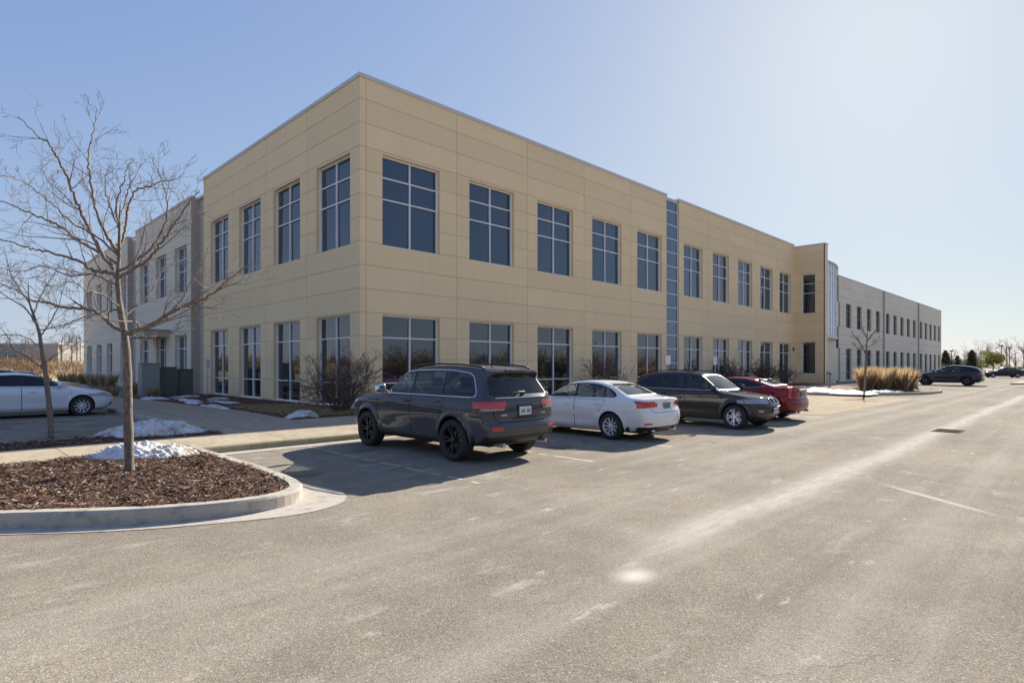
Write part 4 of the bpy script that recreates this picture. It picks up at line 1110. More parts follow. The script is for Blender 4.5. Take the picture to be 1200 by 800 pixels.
    def base(s):
        sp = s.sp; q = sp.get('res', 1.0); zc = sp.get('zc', .66); NS = int(150*q); NF = int(44*q); NT = int(96*q)
        x0, x1 = s.rear+.55, s.front-.6; xs = np.linspace(x0, x1, NS); th = np.linspace(-math.pi/2, math.pi/2, NT+1)
        rows = []
        ph = np.linspace(math.pi/2, 0, NF+1)[1:-1]
        for p in ph: rows.append((x0, -math.sin(p), math.cos(p)))
        for x in xs: rows.append((x, 0, 1))
        for p in ph[::-1]: rows.append((x1, math.sin(p), math.cos(p)))
        O = []; D = []
        for (x, dx, c) in rows:
            for t in th: O.append((x,0,zc)); D.append((dx, c*math.cos(t), c*math.sin(t)))
        O.append((x0,0,zc)); D.append((-1,0,0)); O.append((x1,0,zc)); D.append((1,0,0))
        V = s.project(np.array(O, float), np.array(D, float)); V[:,1] = np.where(np.abs(V[:,1]) < 1e-6, 0, V[:,1])
        n = NT+1; F = []
        for i in range(len(rows)-1):
            for j in range(NT): a = i*n+j; F.append((a, a+1, a+n+1, a+n))
        pr, pf = len(V)-2, len(V)-1; last = (len(rows)-1)*n
        for j in range(NT): F.append((pr, j+1, j)); F.append((pf, last+j, last+j+1))
        return V, F
def pt_in(poly, x, y): return in_poly(x, y, poly)
def build_car(spec, name, loc, heading, label, cat='car', group=None, scale=1.0):
    car = Car(spec); sp = spec
    root = empty(name, loc, heading, label=label, cat=cat, group=group); root.scale = (scale, scale, scale)
    V, Fc = car.base()
    bm = bmesh.new(); vs = [bm.verts.new(v) for v in V]
    for f in Fc:
        try: bm.faces.new([vs[i] for i in f])
        except ValueError: pass
    lay = bm.faces.layers.int.new('r')
    def proj(view, co): return (co.x, co.z) if view == 'side' else (co.y, co.z) if view in ('rear', 'front') else (co.x, co.y)
    def ok(view, f):
        n = f.normal; c = f.calc_center_median()
        if view == 'side': return n.y > .18 or c.y > car.hw*.78
        if view == 'rear': return n.x < -.12 and c.x < -.9
        if view == 'front': return n.x > .10 and c.x > -.2
        return n.z > .2
    def cut(view, poly):
        n = len(poly); bx0 = min(p[0] for p in poly)-.15; bx1 = max(p[0] for p in poly)+.15; by0 = min(p[1] for p in poly)-.15; by1 = max(p[1] for p in poly)+.15
        cand = {}
        def add(f):
            vs_ = f.verts; q = vs_[0].co
            if view == 'rear' and q.x > -.7 or view == 'front' and q.x < -.3 or view == 'side' and q.y < .3: return
            u, v = proj(view, q)
            if u < bx0 or u > bx1 or v < by0 or v > by1: return
            P = [proj(view, w.co) for w in vs_]; xs_ = [p[0] for p in P]; ys_ = [p[1] for p in P]
            cand[f] = (min(xs_), max(xs_), min(ys_), max(ys_))
        for f in bm.faces: add(f)
        for i in range(n):
            a, b = poly[i], poly[(i+1)%n]; dx, dy = b[0]-a[0], b[1]-a[1]; L = math.hypot(dx, dy)
            if L < 1e-5: continue
            x0, x1 = min(a[0],b[0])-.002, max(a[0],b[0])+.002; y0, y1 = min(a[1],b[1])-.002, max(a[1],b[1])+.002
            fs = [f for f, c in cand.items() if c[1] >= x0 and c[0] <= x1 and c[3] >= y0 and c[2] <= y1 and f.is_valid]
            if not fs: continue
            geom = set(fs)
            for f in fs: geom.update(f.edges); geom.update(f.verts)
            if view == 'side': co, no = (a[0],0,a[1]), (dy,0,-dx)
            elif view in ('rear','front'): co, no = (0,a[0],a[1]), (0,dy,-dx)
            else: co, no = (a[0],a[1],0), (dy,-dx,0)
            for f in fs: del cand[f]
            res = bmesh.ops.bisect_plane(bm, geom=list(geom), plane_co=co, plane_no=no, dist=1e-5)
            for g_ in res['geom']:
                if isinstance(g_, bmesh.types.BMFace): add(g_)
            for f in fs:
                if f.is_valid: add(f)
    regs = []
    # wheel arches
    arch = []
    for wx in (sp['wb']/2, -sp['wb']/2):
        R = sp['wr']+sp.get('gap', .05); arch.append([(wx+R*math.cos(a), sp['wr']+.015+R*math.sin(a)) for a in [k*2*math.pi/36 for k in range(36)]])
    for a in arch: cut('side', a)
    dele = []
    for f in bm.faces:
        c = f.calc_center_median()
        if c.y > car.hw-.42 and c.z < sp['wr']*2+.3 and any(pt_in(a, c.x, c.z) for a in arch): dele.append(f)
    bmesh.ops.delete(bm, geom=dele, context='FACES')
    for r in sp['regions']:
        for view, poly in r['v'].items(): cut(view, poly)
    bm.normal_update()
    FL = list(bm.faces); CN = np.array([f.calc_center_median()[:] for f in FL]); NM = np.array([f.normal[:] for f in FL])
    for i, r in enumerate(sp['regions']):
        mask = np.ones(len(FL), bool)
        for view, poly in r['v'].items():
            u, v = {'side': (CN[:,0], CN[:,2]), 'rear': (CN[:,1], CN[:,2]), 'front': (CN[:,1], CN[:,2])}[view]
            xs_ = [p[0] for p in poly]; ys_ = [p[1] for p in poly]
            mask &= (u > min(xs_)) & (u < max(xs_)) & (v > min(ys_)) & (v < max(ys_))
            if view == 'side': mask &= (NM[:,1] > .18) | (CN[:,1] > car.hw*.78)
            elif view == 'rear': mask &= (NM[:,0] < -.12) & (CN[:,0] < -.9)
            else: mask &= (NM[:,0] > .10) & (CN[:,0] > -.2)
        for k in np.nonzero(mask)[0]:
            c = CN[k]; good = True
            for view, poly in r['v'].items():
                if not pt_in(poly, c[0] if view == 'side' else c[1], c[2]): good = False; break
            if good: FL[k][lay] = i+1
    bm.verts.index_update()
    co = np.array([v.co[:] for v in bm.verts]); nor = car.normal(co)
    groups = {}
    for f in bm.faces: groups.setdefault(f[lay], []).append(tuple(v.index for v in f.verts))
    bm.free()
    made = {}
    def mk(nm, faces, mat, sides, off=0, parent=root, merge_slots=None):
        """sides: (1,), (-1,) or (1,-1)"""
        vv = []; nn = []; ff = []; mm = []
        for sd in sides:
            for slot, (fl, of) in enumerate(faces):
                idx = {}
                for f in fl:
                    g = []
                    for i in f:
                        if i not in idx:
                            idx[i] = len(vv); p = co[i]+nor[i]*of; vv.append((p[0], p[1]*sd, p[2])); nn.append((nor[i][0], nor[i][1]*sd, nor[i][2]))
                        g.append(idx[i])
                    ff.append(tuple(g) if sd > 0 else tuple(g[::-1])); mm.append(slot)
        me = bpy.data.meshes.new(nm); me.from_pydata(vv, [], ff); me.update()
        for q in mat: me.materials.append(q)
        me.polygons.foreach_set('material_index', mm); me.polygons.foreach_set('use_smooth', [True]*len(ff))
        me.normals_split_custom_set_from_vertices(nn)
        o = bpy.data.objects.new(nm, me); COL.objects.link(o); o.parent = parent; return o
    body_faces = [(groups.get(0, []), 0)]; mats = [M[sp['paint']]]
    for i, r in enumerate(sp['regions']):
        fl = groups.get(i+1, [])
        if not fl: continue
        if r['n'] is None: body_faces.append((fl, r.get('o', 0))); mats.append(M[r['m']])
    body = mk('body', body_faces, mats, (1,-1))
    done = {}
    for i, r in enumerate(sp['regions']):
        fl = groups.get(i+1, [])
        if not fl or r['n'] is None: continue
        done.setdefault((r['n'], r.get('id', i)), []).append((fl, r))
    for (nm, _), lst in done.items():
        faces = [(fl, r.get('o', 0)) for fl, r in lst]; ms = [M[r['m']] for fl, r in lst]
        if lst[0][1].get('c'): mk(nm, faces, ms, (1,-1))
        else:
            for sd in (1,-1): mk(nm, faces, ms, (sd,))
    # edges of the glasshouse: trim tubes hugging the surface
    for (nm, mat, view, poly, rr, closed, sides) in sp.get('trims', []):
        mb = MB(); pl = poly+[poly[0]] if closed else poly; dens = []
        for a, b in zip(pl, pl[1:]):
            n = max(1, int(math.hypot(b[0]-a[0], b[1]-a[1])/.04))
            for k in range(n): dens.append((a[0]+(b[0]-a[0])*k/n, a[1]+(b[1]-a[1])*k/n))
        dens.append(pl[-1])
        for sd in sides:
            if view == 'side':
                P = car.project(np.array([(x,0.,z) for x,z in dens]), np.array([(0.,1.,0.)]*len(dens)), 1.4)
            else:
                sg = -1. if view == 'rear' else 1.
                P = car.project(np.array([(sg*1.0 if sg < 0 else .1,y,z) for y,z in dens]), np.array([(sg,0.,0.)]*len(dens)), 2.6)
            mb.tube([(p[0],p[1]*sd,p[2]) for p in P], rr, 6)
        mb.build(nm, M[mat], parent=root, smooth=True)
    # dark arch lips, liners
    for sd in (1,-1):
        for wx in (sp['wb']/2, -sp['wb']/2):
            lm = MB()
            R = sp['wr']+sp.get('gap', .05); pts = []
            for k in range(29):
                a = -.22+(math.pi+.44)*k/28; x, z = wx+R*math.cos(a), sp['wr']+.015+R*math.sin(a)
                if z < sp['sill']+.02: continue
                pts.append((x, z))
            Y = [car.project(np.array([[x*1.0,0,z]]), np.array([[0,1.,0]]), 1.4)[0,1] for x, z in [(wx+(x-wx)*1.03, sp['wr']+(z-sp['wr'])*1.03) for x, z in pts]]
            lm.tube([(x,(y-.008)*sd,z) for (x,z),y in zip(pts, Y)], sp.get('lip', .014), 6, m=0)
            n = len(pts)
            for i in range(n-1):
                (xa,za),(xb,zb) = pts[i], pts[i+1]; ya, yb = (Y[i]-.01)*sd, (Y[i+1]-.01)*sd; yi = (car.hw-.36)*sd
                lm.quad((xa,ya,za),(xb,yb,zb),(xb,yi,zb),(xa,yi,za), 1)
            lm.poly([(x,(car.hw-.36)*sd,z) for x,z in pts], 1)
            lm.build('wheel_arch', [M[sp.get('lipmat', sp['paint'])], M['black']], parent=root, smooth=False)
    # underside pan, sill
    mb = MB(); mb.box(car.rear+.35, car.front-.4, -.62, .62, sp['sill']-.02, sp['sill']+.10); mb.build('underbody', M['black'], parent=root, bevel=.03)
    # wheels
    wr, ww = sp['wr'], sp.get('ww', .235)
    prof = [(wr*.66,-.45*ww),(wr*.72,-.5*ww),(wr*.86,-.52*ww),(wr*.95,-.46*ww),(wr*.99,-.36*ww),(wr,-.2*ww),(wr,.2*ww),(wr*.99,.36*ww),(wr*.95,.46*ww),(wr*.86,.52*ww),(wr*.72,.5*ww),(wr*.66,.45*ww)]
    tm = MB(); tm.lathe(prof, 48, 'y')
    for k in range(0):
        pass
    tyre = None; rimr = wr*.69
    rb = MB()
    rb.lathe([(rimr*.96,-.42*ww),(rimr*.9,-.3*ww),(rimr*.88,.25*ww),(rimr*.93,.38*ww),(rimr*1.0,.46*ww),(rimr*1.03,.475*ww),(rimr*1.02,.44*ww)], 40, 'y', m=0)
    rb.lathe([(.001,-.02),(rimr*.9,-.02)], 32, 'y', m=1)
    ns = sp.get('spokes', 5); twin = sp.get('twin', False)
    yo = .40*ww
    for k in range(ns):
        a0 = 2*math.pi*k/ns
        for da in ((-.16, .16) if twin else (0,)):
            ca, sa = math.cos(a0+da*(1.3 if twin else 1)), math.sin(a0+da*(1.3 if twin else 1)); ci, si = math.cos(a0+da*.35), math.sin(a0+da*.35)
            wi, wo = (.30, .13) if not twin else (.16, .085); wi *= rimr*5/ns*.9; wo *= rimr*5/ns*1.5
            pin = Vector((ci*rimr*.16, yo-.030, si*rimr*.16)); pou = Vector((ca*rimr*.95, yo-.004, sa*rimr*.95)); t = (pou-pin).normalized(); b = Vector((0,1,0)).cross(t).normalized()
            q = [pin-b*wi/2, pou-b*wo/2, pou+b*wo/2, pin+b*wi/2]; dn = Vector((0,-.035,0)); e = .012; up_ = Vector((0,.008,0))
            top = [pin-b*(wi/2-e)+up_, pou-b*max(.006,wo/2-e)+up_, pou+b*max(.006,wo/2-e)+up_, pin+b*(wi/2-e)+up_]
            rb.poly(top[::-1]); 
            for i in range(4): j = (i+1)%4; rb.poly([q[i],q[j],top[j],top[i]][::-1]); rb.poly([q[i]+dn,q[j]+dn,q[j],q[i]][::-1])
    rb.lathe([(rimr*.27,yo-.05),(rimr*.26,yo-.01),(rimr*.17,yo+.006),(.001,yo+.008)], 20, 'y')
    for k in range(5): a = 2*math.pi*(k+.5)/5; rb.lathe([(.012,yo-.03),(.012,yo+.0),(.001,yo+.002)], 8, 'y', c=(math.cos(a)*rimr*.215,0,math.sin(a)*rimr*.215), m=1)
    rb.lathe([(rimr*.62,-.0),(rimr*.62,.012)], 24, 'y', m=0); rb.lathe([(.02,.010),(rimr*.60,.010)], 24, 'y', m=2)
    tmesh = rmesh = None
    for wx in (sp['wb']/2, -sp['wb']/2):
        for sd in (1,-1):
            yb = car.side_y(wx+wr+.12, .5) if False else car.hw
            if tmesh is None:
                o = tm.build('wheel', M['rubber'], parent=root, smooth=True); r = rb.build('rim', [M[sp['rim']], M['black'], M['steel']], smooth=False); r.parent = o; tmesh, rmesh = o.data, r.data
            else:
                o = bpy.data.objects.new('wheel', tmesh); COL.objects.link(o); o.parent = root; r = bpy.data.objects.new('rim', rmesh); COL.objects.link(r); r.parent = o
            o.location = (wx, sd*(sp['track']/2), wr); o.rotation_euler = (random.uniform(0,6.28) if False else 0, 0, 0 if sd > 0 else math.pi)
    # handles
    for (x, z) in sp.get('handles', []):
        y = car.side_y(x, z)
        for sd in (1,-1):
            mb = MB(); mb.tube([(x-.10,(y-.01)*sd,z),(x-.085,(y+.022)*sd,z),(x-.03,(y+.032)*sd,z+.004),(x+.03,(y+.032)*sd,z+.004),(x+.085,(y+.022)*sd,z),(x+.10,(y-.01)*sd,z)], [.011,.014,.016,.016,.014,.011], 8)
            mb.build('door_handle', M[sp.get('handlemat', sp['paint'])], parent=root, smooth=True)
    # mirrors
    mx, mz = sp['mirror']; y = car.side_y(mx, mz-.03)
    for sd in (1,-1):
        mb = MB(); NU, NVv = 16, 10
        for i in range(NVv+1):
            la = -math.pi/2+math.pi*i/NVv
            for j in range(NU):
                lo_ = 2*math.pi*j/NU; sx, sy, sz = .085, .125, .085
                cx_, cy_, cz_ = math.cos(la)*math.cos(lo_), math.cos(la)*math.sin(lo_), math.sin(la)
                ex = abs(cx_)**.6*math.copysign(1,cx_); ey = abs(cy_)**.7*math.copysign(1,cy_); ez = abs(cz_)**.7*math.copysign(1,cz_)
                if ex < 0: ex *= .55
                mb.v.append((mx+ex*sx, (y+.17+ey*sy)*sd, mz+.03+ez*sz*(1-.15*ey)))
        for i in range(NVv):
            for j in range(NU):
                k = (j+1)%NU; q = (i*NU+j, i*NU+k, (i+1)*NU+k, (i+1)*NU+j); mb.f.append(q if sd > 0 else q[::-1]); mb.m.append(0)
        mb.tube([(mx,(y-.03)*sd,mz-.06),(mx-.01,(y+.09)*sd,mz-.02)], [.03,.022], 6, m=1)
        mb.build('mirror', [M[sp.get('mirrormat', sp['paint'])], M['black']], parent=root, smooth=True)
    # seats, dash
    if sp.get('interior', True):
        for (sx, back) in ((.15, 1), (-.75, 1)):
            for sy in (.38, -.38):
                mb = MB(); bz_ = sp['belt']; 
                mb.box(sx-.25,sx+.25,sy-.25,sy+.25,.42,.58); mb.obox((sx-.33,sy,.86),((1,0,.22),(0,1,0),(-.22,0,1)),(.065,.24,.36)); mb.obox((sx-.43,sy,bz_+.24),((1,0,.2),(0,1,0),(-.2,0,1)),(.045,.13,.10))
                mb.build('seat', M[sp.get('seatmat','seat')], parent=root, bevel=.04)
        mb = MB(); mb.box(.55,1.0,-.62,.62,.6,sp['belt']-.01); mb.box(-1.5,.9,-.66,.66,.34,.42); mb.build('dashboard', M['black'], parent=root, bevel=.03)
        mb = MB(); mb.tube([(.48+.05*math.sin(a),.37+.18*math.cos(a),sp['belt']-.02+.17*math.sin(a)) for a in [k*2*math.pi/20 for k in range(21)]], .014, 6, cap=False); mb.build('steering_wheel', M['black'], parent=root, smooth=True)
    return root, car
def reg(n, m, o=0, c=False, id=None, **v):
    d = dict(n=n, m=m, o=o, c=c, v=v)
    if id is not None: d['id'] = id
    return d
def window_set(parts, outer, gm, trimmat='black', grow_=.022):
    """side glass: black surround, then panes"""
    out = [reg(None, trimmat, -.002, side=offset_poly(outer, grow_))]
    for p in parts: out.append(reg('side_window', gm if isinstance(gm, str) else gm.pop(0), -.006, side=p))
    return out
def doors(polys):
    out = []
    for p in polys: out.append(reg(None, 'black', -.012, side=offset_poly(p, .0045)))
    out2 = []
    for k, p in enumerate(polys): out2.append(dict(n='door', m='PAINT', o=0, c=False, v=dict(side=offset_poly(p, -.0045))))
    return out+out2
def finish(sp):
    for r in sp['regions']:
        if r['m'] == 'PAINT': r['m'] = sp['paint']
    return sp
def plate(root, x, z, sgn, w=.31, h=.155, y=0, label=None, tilt=0, mat='plate'):
    mb = MB(); mb.box(-.008,.008,-w/2,w/2,-h/2,h/2); p = mb.build('licence_plate', M[mat], parent=root, bevel=.004); p.location = (x+sgn*.012, y, z); p.rotation_euler = (0,tilt,0)
    mb = MB(); xx = sgn*.0095
    for k in range(7):
        if k == 3: continue
        y0 = -w*.40+k*w*.115; mb.box(min(xx,xx+sgn*.001),max(xx,xx+sgn*.001), y0, y0+w*.07, -h*.26, h*.2)
    q = mb.build('plate_marks', M['platetext']); q.parent = p
# ============ grey crossover-sized SUV (rear three-quarter)
def jeep():
    Wt = [(.28,.84),(.42,.90),(.60,.935),(.82,.955),(1.0,.955),(1.10,.935),(1.17,.90),(1.22,.875),(1.60,.735),(1.75,.655)]
    sil = [(2.26,.34),(2.40,.50),(2.43,.72),(2.40,.95),(2.33,1.05),(2.10,1.11),(1.6,1.17),(1.12,1.215),(1.00,1.235),(.72,1.41),(.38,1.62),(.18,1.70),(-.2,1.755),(-.8,1.775),(-1.5,1.755),(-2.0,1.70),(-2.27,1.66),(-2.29,1.645),(-2.27,1.61),(-2.12,1.58),(-2.19,1.45),(-2.35,1.20),(-2.385,1.12),(-2.40,.90),(-2.40,.75),(-2.455,.71),(-2.46,.55),(-2.40,.40),(-2.1,.30),(-1,.27),(1,.27),(2.0,.28)]
    sp = dict(paint='p_jeep', sil=sil, W=Wt, belt=1.17, crease=1.02, wb=2.915, wr=.385, track=1.68, ww=.265, sill=.30, flare=.032, gap=.065, rim='darkrim', spokes=5, twin=True, crown=.05, k=.10, bf=.34, br=.13, scoop=.012, zc=.75, lip=.022, tr=.07,
        handles=[(.02,1.06),(-.98,1.075)], mirror=(.80,1.25), mirrormat='chrome', regions=[])
    out = [(1.02,1.19),(.90,1.28),(.62,1.445),(.34,1.585),(.20,1.63),(-.1,1.655),(-.7,1.665),(-1.2,1.655),(-1.62,1.615),(-1.72,1.59),(-1.80,1.54),(-1.98,1.27),(-1.99,1.21),(-1.94,1.185),(-1.0,1.185)]
    w1 = [(.92,1.215),(.60,1.42),(.27,1.59),(-.03,1.63),(-.10,1.215)]
    w2 = [(-.16,1.215),(-.10,1.635),(-.6,1.64),(-1.02,1.632),(-1.02,1.215)]
    w3 = [(-1.08,1.215),(-1.08,1.63),(-1.5,1.605),(-1.70,1.565),(-1.77,1.52),(-1.94,1.25),(-1.93,1.215)]
    R = sp['regions']
    d1 = [(1.03,1.15),(1.06,.75),(.98,.40),(-.10,.38),(-.13,1.165)]; d2 = [(-.14,1.165),(-.11,.38),(-.86,.38),(-1.02,.62),(-1.10,.90),(-1.20,1.165)]
    R += doors([d1, d2])
    R += [reg(None,'black',-.003, side=out), reg('side_window','g_light',-.007, side=w1), reg('side_window','g_mid',-.007, side=w2), reg('side_window','g_dark',-.007, side=w3)]
    R += [reg(None,'black',0, side=[(1.1,.36),(1.1,.22),(-1.1,.22),(-1.1,.36)]),
          reg(None,'black',.002, rear=[(-1,.50),(1.1,.50),(1.1,.20),(-1,.20)]),
          # tailgate shut line
          reg(None,'black',-.012, rear=[(-1,.735),(.60,.735),(.72,.80),(.76,1.0),(.745,1.0),(.705,.81),(.595,.749),(-1,.749)]),
          reg(None,'black',-.002, rear=[(-1,1.19),(.68,1.19),(.745,1.24),(.64,1.56),(.50,1.60),(-1,1.61)]),
          reg('rear_window','g_dark',-.004, c=True, rear=[(-1,1.23),(.66,1.23),(.70,1.26),(.58,1.53),(.50,1.565),(-1,1.585)]),
          reg('windshield','g_mid',-.004, c=True, front=[(-1,1.24),(.70,1.24),(.56,1.62),(.3,1.665),(-1,1.67)]),
          reg('tail_light','tail',.008, id='t', rear=[(.50,.985),(1.2,.985),(1.2,1.115),(.47,1.115),(.45,1.05)]),
          reg('tail_light','tail',.008, id='t', side=[(-2.6,.985),(-2.02,1.0),(-1.98,1.10),(-2.6,1.115)]),
          reg('reverse_light','lens',.006, id='rv', rear=[(.52,.955),(1.0,.955),(1.0,.985),(.50,.985)]),
          reg('reflector','tail',.004, rear=[(.58,.60),(.80,.60),(.80,.66),(.58,.66)]),
          reg('headlight','lens',.004, id='h', front=[(.42,.88),(1.2,.90),(1.2,1.0),(.42,1.0)]), reg('grille','black',-.01, c=True, front=[(-1,.86),(.38,.86),(.38,1.0),(-1,1.0)]),
          reg('lower_grille','black',-.01, c=True, front=[(-1,.42),(.6,.42),(.66,.6),(-1,.6)])]
    sp['trims'] = [('window_trim','chrome','side',offset_poly(out, .004),.012,True,(1,-1)), ('tailgate_trim','chrome','rear',[(-.66,1.175),(.66,1.175)],.011,False,(1,))]
    return finish(sp)
sp = jeep()
J, car = build_car(sp, 'parked_car', (-3.73,-9.62,0), rad(90), 'dark grey sport utility vehicle with black wheels, seen from behind beside the curb', scale=.97)
xr = car.end_x(.0, .93, -1)
plate(J, xr, .93, -1)
mb = MB(); mb.box(-.03,.0,-.20,.20,-.11,.11); o = mb.build('plate_recess', M['black'], parent=J, bevel=.01); o.location = (xr+.018,0,.93)
mb = MB(); mb.tube([(0,-.02,.0),(-.05,.0,.03),(-.055,.16,.035),(-.04,.30,.02)], [.03,.028,.014,.008], 6); o = mb.build('wiper', M['black'], parent=J); o.location = (car.end_x(0,1.235,-1),0,1.235)
for sd in (1,-1):
    pts = [(.25,.60,1.69),(.05,.615,1.755),(-.6,.62,1.787),(-1.3,.61,1.775),(-1.85,.59,1.725),(-1.95,.585,1.69)]
    mb = MB(); mb.tube([(x,y*sd,z) for x,y,z in pts], [.02,.018,.018,.018,.018,.02], 6)
    mb.build('roof_rail', M['black'], parent=J, smooth=True)
for s_ in (1,-1):
    mb = MB(); mb.tube([(-2.2,.55*s_,.34),(-2.42,.55*s_,.34)], .04, 12); mb.build('exhaust_pipe', M['steel'], parent=J)
mb = MB(); mb.tube([(-1.5,0,1.76),(-1.56,0,1.86)], [.02,.006], 6); mb.build('antenna', M['black'], parent=J)
for yy, ww_ in ((.52,.16),(-.50,.12)):
    mb = MB(); mb.box(-.006,.006,-ww_/2,ww_/2,-.014,.014); o = mb.build('badge', M['steel'], parent=J, bevel=.003); o.location = (car.end_x(abs(yy),.87,-1)-.004, yy, .87)
mb = MB(); mb.box(-.012,.0,-.30,.30,0,.03); o = mb.build('brand_strip', M['black'], parent=J); o.location = (car.end_x(0,.79,-1)-.0,0,.79)
# ============ silver sedan (rear three-quarter)
def sedan(paint='p_silver', res=1.0, glass='g_light', rim='alloy', spokes=10, **kw):
    Wt = [(.2,.80),(.32,.87),(.52,.905),(.72,.920),(.88,.905),(.97,.870),(1.02,.835),(1.35,.635),(1.46,.56)]
    sil = [(2.24,.24),(2.36,.42),(2.37,.60),(2.28,.74),(2.05,.82),(1.6,.905),(1.10,.975),(1.00,.99),(.62,1.20),(.25,1.375),(.0,1.43),(-.4,1.465),(-.85,1.445),(-1.25,1.36),(-1.75,1.14),(-1.95,1.09),(-2.28,1.065),(-2.40,1.055),(-2.43,1.00),(-2.42,.85),(-2.49,.70),(-2.50,.48),(-2.42,.30),(-2.1,.22),(-1,.18),(1,.18),(2.0,.19)]
    sp = dict(paint=paint, sil=sil, W=Wt, belt=.97, crease=.80, wedge=-.022, wb=2.775, wr=.335, track=1.62, ww=.225, sill=.2, flare=.02, gap=.045, rim=rim, spokes=spokes, crown=.06, k=.11, bf=.42, br=.20, res=res, seatmat='seat_light', tf=.10, tr=.09, scoop=.02,
        handles=[(.02,.85),(-.98,.87)], mirror=(.72,1.03), regions=[])
    sp.update(kw)
    out = rounded([(.98,.985),(.60,1.20),(.25,1.335),(-.3,1.395),(-.85,1.375),(-1.25,1.27),(-1.52,1.12),(-1.50,1.045),(-.9,1.03)], 1)
    w1 = [(.86,1.015),(.58,1.165),(.24,1.305),(-.14,1.36),(-.20,1.03)]
    w2 = [(-.27,1.035),(-.21,1.36),(-.7,1.36),(-1.08,1.30),(-1.12,1.05)]
    w3 = [(-1.16,1.055),(-1.13,1.28),(-1.28,1.21),(-1.44,1.10),(-1.42,1.065)]
    R = sp['regions']
    d1 = [(1.05,.93),(1.06,.60),(.98,.28),(-.22,.26),(-.24,.985)]; d2 = [(-.25,.985),(-.23,.26),(-.86,.27),(-.95,.48),(-1.05,.72),(-1.22,.99)]
    R += doors([d1, d2])
    R += [reg(None,'black',-.003, side=out), reg('side_window',glass,-.006, side=w1), reg('side_window',glass,-.006, side=w2), reg('side_window',glass,-.006, side=w3)]
    R += [reg(None,'black',0, rear=[(-1,.36),(.85,.36),(.85,.15),(-1,.15)]),
          reg(None,'black',-.010, rear=[(-1,.70),(.52,.70),(.60,.74),(.62,.84),(.61,.84),(.59,.745),(.515,.71),(-1,.71)]),
          reg(None,'black',-.002, rear=[(-1,1.12),(.66,1.10),(.56,1.36),(.40,1.40),(-1,1.41)]),
          reg('rear_window',sp.get('rearglass',glass),-.004, c=True, rear=[(-1,1.14),(.63,1.12),(.535,1.345),(.38,1.38),(-1,1.39)]),
          reg(None,'black',-.002, front=[(-1,1.0),(.74,1.0),(.60,1.32),(.45,1.40),(-1,1.41)]),
          reg('windshield',glass,-.004, c=True, front=[(-1,1.02),(.70,1.02),(.565,1.31),(.43,1.38),(-1,1.39)]),
          reg('tail_light','tail',.006, id='t', rear=[(.40,.84),(1.2,.80),(1.2,.98),(.80,.965),(.38,.93)]),
          reg('tail_light','tail',.006, id='t', side=[(-2.6,.82),(-2.2,.87),(-2.02,.985),(-2.6,.96)]),
          reg('reflector','tail',.004, rear=[(.62,.42),(.80,.42),(.80,.46),(.62,.46)]),
          reg('headlight','lens',.004, id='h', front=[(.42,.62),(1.2,.66),(1.2,.76),(.60,.74),(.42,.70)]), reg('headlight','lens',.004, id='h', side=[(1.75,.76),(2.05,.63),(2.5,.60),(2.5,.75),(2.0,.80)]),
          reg('grille','black',-.01, c=True, front=[(-1,.56),(.40,.56),(.40,.68),(-1,.70)]),
          reg('lower_grille','black',-.01, c=True, front=[(-1,.30),(.6,.30),(.66,.42),(-1,.44)])]
    sp['trims'] = [('belt_trim','chrome' if kw.get('chrome',1) else 'black','side',[(.95,.988),(.4,1.012),(-.3,1.028),(-.9,1.033),(-1.48,1.048)],.008,False,(1,-1))]
    return finish(sp)
def sedan_extra(root, car, green=True, badge=True):
    plate(root, car.end_x(0,.85,-1), .86, -1, mat='plate_dim')
    mb = MB(); mb.box(-.02,.0,-.33,.33,-.012,.012); o = mb.build('trunk_trim', M['chrome'], parent=root, bevel=.004); o.location = (car.end_x(0,.955,-1)+.004,0,.955)
    mb = MB(); mb.box(-.008,.008,-.05,-.03,-.035,.035); mb.box(-.008,.008,.03,.05,-.035,.035); mb.box(-.007,.007,-.03,.03,-.009,.009)
    o = mb.build('emblem', M['chrome'], parent=root, weld=True); o.location = (car.end_x(0,1.0,-1)-.006,0,1.0)
    for q_ in (1,-1):
        mb = MB(); mb.tube([(-2.25,.5*q_,.26),(-2.40,.5*q_,.26)], .035, 12); mb.build('exhaust_pipe', M['chrome'], parent=root, smooth=True)
A, car = build_car(sedan(), 'parked_car', (.65,-9.97,0), rad(90), 'silver-white four-door sedan with red tail lights between two dark vehicles', scale=.92)
sedan_extra(A, car)
